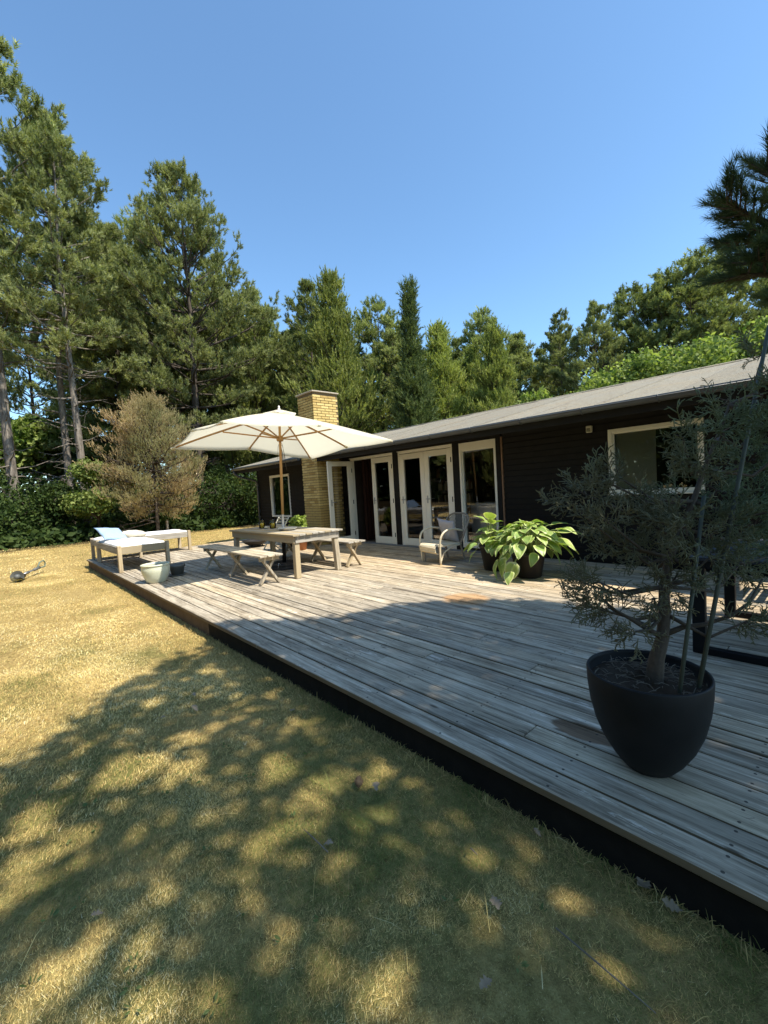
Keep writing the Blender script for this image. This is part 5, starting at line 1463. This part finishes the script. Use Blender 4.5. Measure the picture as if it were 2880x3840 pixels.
TREES = [
 ('pine_tree', 'tall_b', 25.6, -.9, 22.6, 1.0, 0, 'tallest pine, cut by the left edge of the photo'),
 ('pine_tree', 'tall_a', 27.5, -3.2, 20.8, 1.0, 40, 'slender tall pine with bare lower trunk left of the thick trunk'),
 ('pine_tree', 'tall_b', 24.4, -3.35, 18.8, .95, 80, 'thick grey trunked pine rising behind the left bushes'),
 ('pine_tree', 'slim', 31.4, -6.5, 18.2, 1.15, 10, 'slim pine half hidden behind the dying brown conifer'),
 ('pine_tree', 'high', 32.0, -8.6, 19.0, 1.05, 200, 'high crowned pine showing its trunk above the dying brown conifer'),
 ('pine_tree', 'dome', 25.0, -8.9, 19.0, 1.0, 0, 'broad domed pine, biggest crown left of the chimney'),
 ('pine_tree', 'tall_a', 28.4, -11.9, 16.8, .9, 120, 'pine on the right shoulder of the broad domed pine'),
 ('pine_tree', 'slim', 26.5, -13.4, 14.6, 1.1, 60, 'slim dark pine second right of the broad domed pine'),
 ('pine_tree', 'dome', 31.0, -17.0, 15.5, .7, 150, 'rounded pine standing far behind the chimney'),
 ('pine_tree', 'slim', 23.7, -16.0, 14.8, 1.0, 300, 'pine with an open jagged top above the chimney'),
 ('pine_tree', 'young', 19.4, -14.8, 13.2, .95, 0, 'bright green dense young pine with a thin leader right of the chimney'),
 ('pine_tree', 'high', 22.3, -20.6, 13.8, 1.0, 90, 'pine between the thin leader pine and the dark spire'),
 ('spruce_tree', 'spire', 15.2, -16.4, 11.8, .95, 0, 'narrow dark spruce with a tall pointed spire behind the roof'),
 ('pine_tree', 'young', 17.0, -20.4, 10.9, 1.05, 210, 'dense conifer just right of the narrow spire'),
 ('pine_tree', 'slim', 18.9, -24.7, 11.6, .95, 20, 'dark pine seen low between the spire and the pale pine'),
 ('pine_tree', 'high', 17.5, -25.8, 12.8, .9, 170, 'pine with a thin crown left behind the pale bushy pine'),
 ('pine_tree', 'young', 13.6, -21.1, 9.8, .95, 130, 'pale yellow green bushy pine standing over the middle of the roof'),
 ('pine_tree', 'slim', 15.7, -27.7, 11.6, 1.0, 220, 'dark pine just right behind the pale bushy pine'),
 ('pine_tree', 'tall_a', 12.5, -26.8, 11.6, .85, 260, 'dark pine left of the high crowned pines on the right'),
 ('pine_tree', 'dome', 10.3, -26.3, 11.2, .72, 40, 'rounded dark pine over the leafy bright green tree'),
 ('pine_tree', 'high', 9.1, -29.1, 12.2, 1.05, 0, 'high crowned pine with bare stem right of the rounded dark pine'),
 ('pine_tree', 'high', 7.4, -29.5, 12.4, 1.1, 75, 'second high crowned pine above the right half of the roof'),
 ('pine_tree', 'high', 6.1, -29.4, 12.8, 1.15, 145, 'third high crowned pine above the right half of the roof'),
 ('pine_tree', 'tall_a', 5.0, -31.8, 14.0, .9, 190, 'pine partly behind the near dark pine branches'),
 ('pine_tree', 'high', 3.6, -34.4, 14.2, 1.1, 250, 'pine beyond the right end of the roof'),
 ('dying_conifer', 'dying', 20.6, -5.35, 5.8, .82, 0, 'dying brown conifer standing at the edge of the lawn'),
]
def place_trees():
    # unseen-in-front, more pines in the depth of the wood
    rd = random.Random(44); extra = []
    fill = [(34, -12.5, 16, 'dome'), (36, -9, 17, 'tall_b'), (30.5, -15, 14, 'slim'), (27, -19, 14, 'young'), (24.5, -22.5, 12.5, 'slim'), (21, -26, 12, 'young'), (29.5, -9.5, 15, 'slim'), (33, -20, 15, 'slim'), (14.5, -31, 11.5, 'young'), (11, -33, 11, 'slim'), (38, -14, 16, 'slim'), (22, -18, 9.5, 'young'), (25.5, -16.5, 10, 'young')]
    words = ['deep in the wood left of the chimney', 'far back beyond the broad domed pine', 'in the second row left of the chimney', 'bushy and low behind the thin leader pine', 'slim in the gap left of the spire', 'bushy behind the spire', 'slim beside the trunk of the broad domed pine', 'slim far behind the chimney', 'bushy far behind the pale pine', 'slim far behind the leafy tree', 'slimmest far back behind the umbrella', 'bushy low between chimney and spire', 'bushy low right behind the chimney']
    for px, dep, h, k, wd in ((1130, 32, 13.2, 'dome', 'just left of the chimney top'), (1240, 33, 12.6, 'slim', 'right behind the thin leader pine'), (1350, 31, 11.8, 'tall_a', 'right of the thin leader pine'), (1480, 28, 11.4, 'dome', 'touching the spire on its left'), (1600, 30, 10.8, 'slim', 'touching the spire on its right'), (1700, 31, 10.6, 'dome', 'midway from the spire to the pale pine'), (1790, 29, 10.4, 'young', 'left of the pale pine'), (1930, 30, 11.0, 'dome', 'right of the pale pine'), (2030, 31, 10.8, 'slim', 'second right of the pale pine'), (640, 34, 17, 'tall_b', 'left behind the broad domed pine'), (330, 33, 18.5, 'dome', 'filling the gap right of the thick trunk'), (470, 30, 15.5, 'dome', 'over the dying brown conifer'), (120, 33, 17.5, 'slim', 'between the two leftmost trunks'), (900, 30, 14.5, 'young', 'bushy right of the broad domed pine'), (820, 33, 15.5, 'dome', 'right behind the broad domed pine'), (1010, 33, 14.2, 'slim', 'left of the jagged open pine')):
        q = at(px, 1550, dep); fill.append((q[0], q[1], h, k)); words.append(wd)
    for (x, y, h, k), wd in zip(fill, words): extra.append(('pine_tree', k, x, y, h, 1.0, rd.uniform(0, 360), 'dark background pine ' + wd))
    for name, key, x, y, h, wd, rot, label in TREES + extra:
        tm, cm, h0 = PROTO[key]
        z0 = GZ + (min(.5, (x - 21) * .04) if x > 21 else 0) - .05
        r = thing(name, label, 'tree', (x, y, z0), 'dying conifers' if key == 'dying' else 'conifers around the garden')
        s = h / h0; sw = s ** .6 * wd * (20 / h0) ** 0
        r.scale = (wd * s ** .7, wd * s ** .7, s); r.rotation_euler = (0, 0, R(rot))
        for nm, me in (('trunk', tm), ('crown', cm)):
            o = bpy.data.objects.new(nm, me); COL.objects.link(o); o.parent = r
place_trees()

def broadleaf(label, x, y, lobes, mat, n, L, W, seed, name='leafy_tree', barkm='barkdark', trunk_h=None, cl=7, rad=.16):
    rng = np.random.default_rng(seed); c = np.array([x, y, GZ + (min(.5, (x - 21) * .04) if x > 21 else 0)])
    t = thing(name, label, 'tree' if name.endswith('tree') else 'shrub', c)
    vol = np.array([a[3] * a[3] for a in lobes]); vol = vol / vol.sum()
    P, D = [], []
    m = MB(); top = max(l[2] for l in lobes)
    th = trunk_h or top * .6
    m.tube([(x, y, c[2] - .2), (x + .05, y, c[2] + th * .5), (x - .05, y + .05, c[2] + th)], [.04 + .018 * top, .03 + .012 * top, .03], 8)
    for (lx, ly, lz, lr), w_ in zip(lobes, vol):
        ce = c + np.array([lx, ly, lz]); b = c + np.array([0, 0, th * rng.uniform(.35, .9)])
        m.tube([b, (b + ce) / 2 + rng.normal(size=3) * .1, ce], [.03 + .008 * top, .03, .012], 5, False)
        for q in range(5):
            e = ce + rng.normal(size=3) * lr * .45; m.tube([ce - (ce - b) * .2, (ce + e) / 2, e], [.018, .012, .005], 4, False)
        k = int(n * w_)
        d = rng.normal(size=(k, 3)); d /= np.linalg.norm(d, axis=1, keepdims=True)
        lump = 1 + .16 * np.sin(d[:, 0] * 6 + lx * 3) * np.sin(d[:, 1] * 7 + ly) + .10 * np.sin(d[:, 2] * 11 + lz)
        r_ = lr * (.45 + .58 * rng.random(k) ** .45) * lump
        P.append(ce + d * r_[:, None] * np.array([1, 1, .85])); D.append(d + np.array([0, 0, .4]))
    m.build('trunk', M[barkm], t)
    P, D = np.concatenate(P), np.concatenate(D)
    tv = [leaf_template(cl, rad, L, W, rng) for _ in range(5)]
    V, T, tn = stamp([a for a, _ in tv], [b for _, b in tv], P - c, D, rng.uniform(.8, 1.25, len(P)), rng)
    link('crown', tri_mesh('crown', V, T, M[mat], tn), t)
    return t
def lobes(n, R0, zc, zr, seed, rmin=.5, rmax=.9):
    rg = random.Random(seed); out = []
    for k in range(n):
        a = 6.283 * k / n + rg.uniform(-.4, .4); rr = R0 * math.sqrt(rg.random())
        out.append((rr * math.cos(a), rr * math.sin(a), zc + rg.uniform(-zr, zr), rg.uniform(rmin, rmax)))
    return out
broadleaf('bright green leafy tree spreading behind the roof ridge', 5.5, -19.2, lobes(9, 2.3, 4.5, .7, 1, .8, 1.2) + [(0, 0, 5.4, 1.0), (2.2, .5, 4.2, 1.0), (-2.0, .2, 4.3, 1.0)], 'leaf', 2700, .135, .10, 51)
broadleaf('leafy tree at the right edge beyond the roof end', 2.6, -21.2, lobes(7, 1.4, 5.2, .9, 2, .8, 1.2), 'leaf', 1700, .135, .10, 52)
broadleaf('low bright leafy tree just showing above the middle of the roof', 9.1, -16.9, lobes(5, 1.3, 3.7, .5, 3, .7, 1.0), 'leaf', 800, .16, .11, 53)
broadleaf('low leafy tree behind the roof right of the pale pine', 10.8, -19.5, lobes(5, 1.5, 3.6, .5, 13, .8, 1.1), 'leafdark', 700, .17, .11, 63)
broadleaf('leafy tree at the far left behind the tallest pine', 41.5, -1.2, lobes(7, 2.4, 5.4, 1.2, 4, 1.4, 2.0), 'leaf', 1100, .34, .24, 54, rad=.3)
broadleaf('leafy tree far left between the two tall trunks', 42.2, -4.4, lobes(7, 2.4, 5.6, 1.2, 5, 1.4, 2.1), 'leaf', 1100, .34, .24, 55, rad=.3)
broadleaf('leafy tree behind the thick grey trunk', 39.5, -7.6, lobes(6, 2.2, 5.0, 1.0, 6, 1.3, 1.9), 'leafdark', 900, .32, .22, 56, rad=.3)
broadleaf('young oak with light green leaves by the thick grey trunk', 22.4, -3.5, lobes(6, .9, 2.3, .8, 7, .45, .75) + [(.1, .3, 3.0, .5)], 'leaf', 900, .13, .085, 57, trunk_h=2.2)
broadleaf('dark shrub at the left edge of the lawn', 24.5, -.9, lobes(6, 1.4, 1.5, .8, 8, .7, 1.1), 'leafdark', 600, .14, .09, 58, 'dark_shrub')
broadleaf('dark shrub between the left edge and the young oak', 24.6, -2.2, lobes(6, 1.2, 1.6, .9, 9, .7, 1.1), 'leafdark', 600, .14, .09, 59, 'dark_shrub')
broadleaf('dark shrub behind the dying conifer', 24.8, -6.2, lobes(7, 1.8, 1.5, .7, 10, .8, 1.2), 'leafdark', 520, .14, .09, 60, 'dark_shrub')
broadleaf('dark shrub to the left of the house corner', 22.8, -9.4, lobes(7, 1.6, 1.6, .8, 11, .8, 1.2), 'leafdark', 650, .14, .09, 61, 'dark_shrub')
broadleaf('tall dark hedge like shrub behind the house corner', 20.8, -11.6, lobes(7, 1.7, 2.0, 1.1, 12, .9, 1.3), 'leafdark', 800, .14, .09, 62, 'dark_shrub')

def undergrowth():
    rng = np.random.default_rng(71); P, D = [], []
    # a dark belt of bushes under the pines: left wood and the wood behind the house
    def belt(n, x0, y0, x1, y1, wd, hmin, hmax):
        u = rng.random(n); off = rng.uniform(0, wd, n); d = np.array([x1 - x0, y1 - y0]); d = d / np.linalg.norm(d); nr = np.array([-d[1], d[0]])
        if nr[0] < 0: nr = -nr
        x = x0 + (x1 - x0) * u + nr[0] * off; y = y0 + (y1 - y0) * u + nr[1] * off
        hm = hmin + (hmax - hmin) * vnoise(x, y, .45, 33) * (.35 + .65 * np.clip(off / wd * 1.6, 0, 1))
        z = GZ + np.clip((x - 21) * .04, 0, .5) + hm * rng.random(n) ** .75
        P.append(np.stack([x, y, z], 1)); D.append(np.stack([-np.ones(n) * .6, rng.normal(0, .6, n), np.ones(n) * .7], 1))
    belt(1500, 28.0, 2.5, 26.5, -13, 4.5, .3, 3.2)
    belt(2200, 32.5, 2.5, 31, -16, 6, 1.2, 4.6)
    belt(2600, 24, -13, 17, -24, 4, 1.0, 5.5)
    belt(1800, 17, -24, 2, -30, 4, 1.0, 5.0)
    belt(1000, 22.3, 1.2, 21.6, -10.5, 1.6, .1, .75)
    P, D = np.concatenate(P), np.concatenate(D)
    tv = [leaf_template(9, .30, .26, .17, rng) for _ in range(5)]
    V, T, tn = stamp([a for a, _ in tv], [b for _, b in tv], P, D, rng.uniform(.7, 1.3, len(P)), rng)
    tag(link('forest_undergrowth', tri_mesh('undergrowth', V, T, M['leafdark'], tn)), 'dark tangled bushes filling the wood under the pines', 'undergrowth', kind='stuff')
undergrowth()

def far_side():
    # trees on the other side of the lawn, behind the photographer: they stand in the panes' reflections
    spots = [('tall_b', -9, 15, 17), ('dome', -3, 18, 16), ('slim', 1.5, 15, 14), ('tall_a', 6, 17, 17), ('dome', 10.5, 15.5, 15), ('young', 14.5, 14, 11), ('tall_b', 18.5, 16.5, 17), ('slim', 22.5, 14.5, 14), ('dome', 27, 16, 16), ('tall_a', 32, 14, 17), ('dome', 36, 10, 16), ('young', -14, 13, 11)]
    for i, (k, x, y, h) in enumerate(spots):
        tm, cm, h0 = PROTO[k]; s_ = h / h0
        r = thing('pine_tree', 'pine across the lawn behind the photographer, the %s from the near end' % ['second', 'third', 'fourth', 'fifth', 'sixth', 'seventh', 'eighth', 'ninth', 'tenth', 'eleventh', 'twelfth', 'first'][i], 'tree', (x, y, GZ - .05), 'pines across the lawn')
        r.scale = (s_ ** .7 * 1.15, s_ ** .7 * 1.15, s_); r.rotation_euler = (0, 0, i * 1.7)
        for nm, me in (('trunk', tm), ('crown', cm)):
            o = bpy.data.objects.new(nm, me); COL.objects.link(o); o.parent = r
    rng = np.random.default_rng(73); n = 6500
    x = rng.uniform(-18, 44, n); y = 15 + rng.uniform(0, 6, n) - .006 * (x - 12) ** 2
    z = GZ + (3.0 + 6.5 * vnoise(x, y, .4, 35)) * rng.random(n) ** .8
    tv = [leaf_template(9, .42, .42, .28, rng) for _ in range(4)]
    V, T, tn = stamp([a for a, _ in tv], [b for _, b in tv], np.stack([x, y, z], 1), np.stack([rng.normal(0, .5, n), -np.ones(n) * .6, np.ones(n) * .7], 1), rng.uniform(.8, 1.4, n), rng)
    tag(link('hedge_undergrowth', tri_mesh('hedge_undergrowth', V, T, M['leafdark'], tn)), 'belt of bushes across the lawn behind the photographer', 'undergrowth', kind='stuff')
far_side()

# small grey post at the forest edge
m = MB(); m.box((21.4, -5.95, GZ + .32), (.10, .10, .66), .012); tag(m.build('wooden_post', M['wz'], None, (21.4, -5.95, GZ)), 'short grey wooden post at the edge of the wood', 'post')

# ---- the big oak behind the photographer, unseen, its crown shaped to shade the near deck and lawn
def shade_oak():
    rng = np.random.default_rng(91)
    lit = [(2.9, -0.49, 0.19), (2.58, -0.7, 0.13), (2.24, -1.09, 0.13), (1.89, -1.18, 0.09), (1.8, -1.47, 0.08), (1.88, -1.03, 0.07), (1.74, -1.07, 0.05), (1.77, -0.84, 0.08), (1.77, -0.67, 0.07), (2.8, -0.05, 0.12), (2.45, -0.16, 0.07), (2.5, 0.02, 0.09), (2.99, -0.88, 0.15), (3.74, -0.83, 0.10), (1.81, -0.1, 0.07), (1.72, -0.26, 0.05), (1.51, -0.26, 0.09), (1.02, -0.77, 0.06), (1.78, 0.05, 0.08), (1.47, -0.81, 0.04), (2.9, -3.75, .07)]
    poly = [(3.45, 3.2), (3.55, .08), (3.62, -.1), (3.81, -.36), (4.21, -.59), (4.3, -1.0), (4.65, -1.18), (4.5, -1.48), (4.85, -1.7), (4.45, -2.05), (3.85, -2.62), (3.75, -3.3), (3.35, -3.80), (3.0, -4.10), (2.35, -4.45), (1.5, -4.55), (.6, -4.6), (-1.5, -4.6), (-2.5, -3), (-2.6, 3.2)]
    px, py = np.array([p[0] for p in poly]), np.array([p[1] for p in poly])
    def inside(x, y):
        r_ = np.zeros(len(x), bool); j = len(px) - 1
        for i in range(len(px)):
            c = ((py[i] > y) != (py[j] > y)) & (x < (px[j] - px[i]) * (y - py[i]) / (py[j] - py[i] + 1e-12) + px[i]); r_ ^= c; j = i
        return r_
    n = 42000
    x = rng.uniform(-2.6, 5.0, n); y = rng.uniform(-4.7, 3.2, n)
    e_ = 13000; x = np.concatenate([x, rng.uniform(-1.6, 4.9, e_)]); y = np.concatenate([y, rng.uniform(-4.6, -1.6, e_)]); n += e_
    jx, jy = x + rng.normal(0, .07, n), y + rng.normal(0, .07, n)
    ok = inside(jx, jy)
    gap = vnoise(x, y, 2.6, 55)
    ok &= (gap > .055) | (y < -1.75)
    wx_ = x + .13 * (vnoise(x, y, 6.0, 81) - .5) + rng.normal(0, .020, n); wy_ = y + .13 * (vnoise(x, y, 6.0, 82) - .5) + rng.normal(0, .020, n); stay = rng.random(n) < .012
    for lx, ly, lr in lit: ok &= ((wx_ - lx) ** 2 + (wy_ - ly) ** 2 > (lr * .85 + .030) ** 2) | stay  # openings shaped into the crown so sun spots fall on the lawn
    x, y = x[ok], y[ok]; k = len(x)
    # height within a rounded crown
    cx, cy = 1.1, -.9
    rr = np.clip(np.hypot((x - cx) / 4.6, (y - cy) / 4.4), 0, 1)
    z = 7.1 + 1.45 * np.sqrt(1 - rr * rr * .95) * (rng.random(k) ** .6 * 2 - 1) * .9
    zz = z + .2
    P = np.stack([x + SUN[0] * zz, y + SUN[1] * zz, z], 1)
    c = np.array([-4.4, -3.0, GZ])
    t = thing('oak_tree', 'big oak behind the photographer with a crown shaped to shade the near deck', 'tree', c)
    lv = []
    for wd in (.5, .62, .55):
        v = np.array([(0, 0, 0), (wd * .3, .04, .25), (wd * .5, .07, .6), (0, -.02, 1), (-wd * .5, .07, .6), (-wd * .3, .04, .25)]); lv.append(v - np.array([0, 0, .5]))
    tt = np.array([(0, 1, 5), (1, 2, 4), (1, 4, 5), (2, 3, 4)])
    D = rng.normal(size=(k, 3)); D[:, 2] *= .35
    V, T, tn = stamp(lv, [tt] * 3, P, D, rng.uniform(.10, .17, k), rng)
    link('crown', tri_mesh('oak_crown', V - c, T, M['leaf'], tn), t)
    m = MB(); m.tube([c + np.array([0, 0, -.2]), c + np.array([.1, .1, 2.5]), c + np.array([0, .2, 5]), c + np.array([.2, .2, 6.2])], [.38, .28, .24, .14], 14)
    idx = rng.choice(k, 26, replace=False)
    for i in idx:
        e = P[i]; b = c + np.array([.1, .2, rng.uniform(3.2, 5.6)]); mid = (b + e) / 2 + np.array([0, 0, .35])
        m.tube([b, b * .5 + mid * .5, mid, e], [.07, .055, .04, .012], 6, False)
    m.build('trunk', M['bark'], t)
shade_oak()

# ---- near pine whose branches hang into the right of the frame
def near_pine():
    rng = np.random.default_rng(93); c = np.array([-2.3, -4.9, GZ])
    t = thing('near_pine_tree', 'near dark pine whose branches reach in at the right edge', 'tree', c)
    m = MB(); m.tube([c + np.array([0, 0, -.2]), c + np.array([.05, 0, 2]), c + np.array([0, .05, 4.5]), c + np.array([.1, 0, 7.5])], [.20, .16, .12, .03], 12)
    P, D = [], []
    def branch(pts, r0, tuft0=.35, side=.34, dens=9):
        pts = [np.array(p, float) for p in pts]; Q = []
        for a, b in zip(pts[:-1], pts[1:]):
            for u in np.linspace(0, 1, 5)[:-1]: Q.append(a + (b - a) * u)
        Q.append(pts[-1]); n = len(Q)
        m.tube(Q, [r0 * (1 - .85 * i / n) for i in range(n)], 6)
        for i in range(int(n * tuft0), n):
            d = Q[min(i + 1, n - 1)] - Q[i - 1]; d /= np.linalg.norm(d) + 1e-9
            for k in range(2):
                sd = np.cross(d, [0, 0, 1]) * rng.choice((-1, 1)) + np.array([0, 0, rng.uniform(-.1, .7)]) + d * rng.uniform(.3, 1.0); sd /= np.linalg.norm(sd)
                L = side * rng.uniform(.35, 1.1) * (1.1 - .5 * i / n); e = Q[i] + sd * L
                m.tube([Q[i], (Q[i] + e) / 2 + np.array([0, 0, -.01]), e], [.008, .006, .004], 5, False)
                for q in np.linspace(.35, 1.0, 4): P.append(Q[i] + (e - Q[i]) * q); D.append(sd + np.array([0, 0, .25]) + rng.normal(size=3) * .12)
            P.append(Q[i]); D.append(d + np.array([0, 0, .3]))
        P.append(Q[-1]); D.append(Q[-1] - Q[-3] + np.array([0, 0, .04]))
    tr = lambda z: c + np.array([.03, .02, z])
    branch([tr(3.0), at(3250, 820, 3.1), at(2990, 900, 3.0), at(2860, 830, 3.0), at(2790, 800, 3.0), at(2728, 760, 3.0)], .045, .25, .28)
    branch([tr(3.3), at(3250, 640, 3.2), at(3010, 720, 3.1), at(2925, 690, 3.05), at(2880, 640, 3.05)], .04, .3, .26)
    branch([tr(2.6), at(3250, 1050, 3.1), at(2990, 1050, 3.0), at(2870, 1030, 3.0), at(2780, 1030, 3.0)], .04, .3, .28)
    branch([at(2960, 1040, 3.0), at(2890, 980, 2.9), at(2830, 975, 2.9)], .02, .2, .25)
    branch([at(2960, 880, 3.0), at(2870, 910, 3.1), at(2780, 905, 3.1)], .02, .2, .25)
    branch([tr(2.3), at(3300, 1200, 3.2), at(3080, 1150, 3.1), at(2960, 1110, 3.05)], .04, .3)
    for k in range(16):
        z = rng.uniform(3.6, 7.3); a = rng.uniform(0, 6.28); L = (7.8 - z) * .45 + .3
        if math.cos(a) > .2 and z < 5.4: a += math.pi
        b = tr(z); branch([b, b + np.array([math.cos(a), math.sin(a), .15]) * L * .6, b + np.array([math.cos(a), math.sin(a), .4]) * L], .035, .3)
    m.build('trunk', M['barkdark'], t)
    tpl = [needle_template(44, .082, .0030, .085, .95, rng) for _ in range(4)]
    P, D = np.array(P), np.array(D)
    V, T, tn = stamp([a for a, _ in tpl], [b for _, b in tpl], P, D, rng.uniform(.8, 1.2, len(P)), rng)
    link('needles', tri_mesh('near_needles', V - c, T, M['needlesnear'], tn), t)
near_pine()
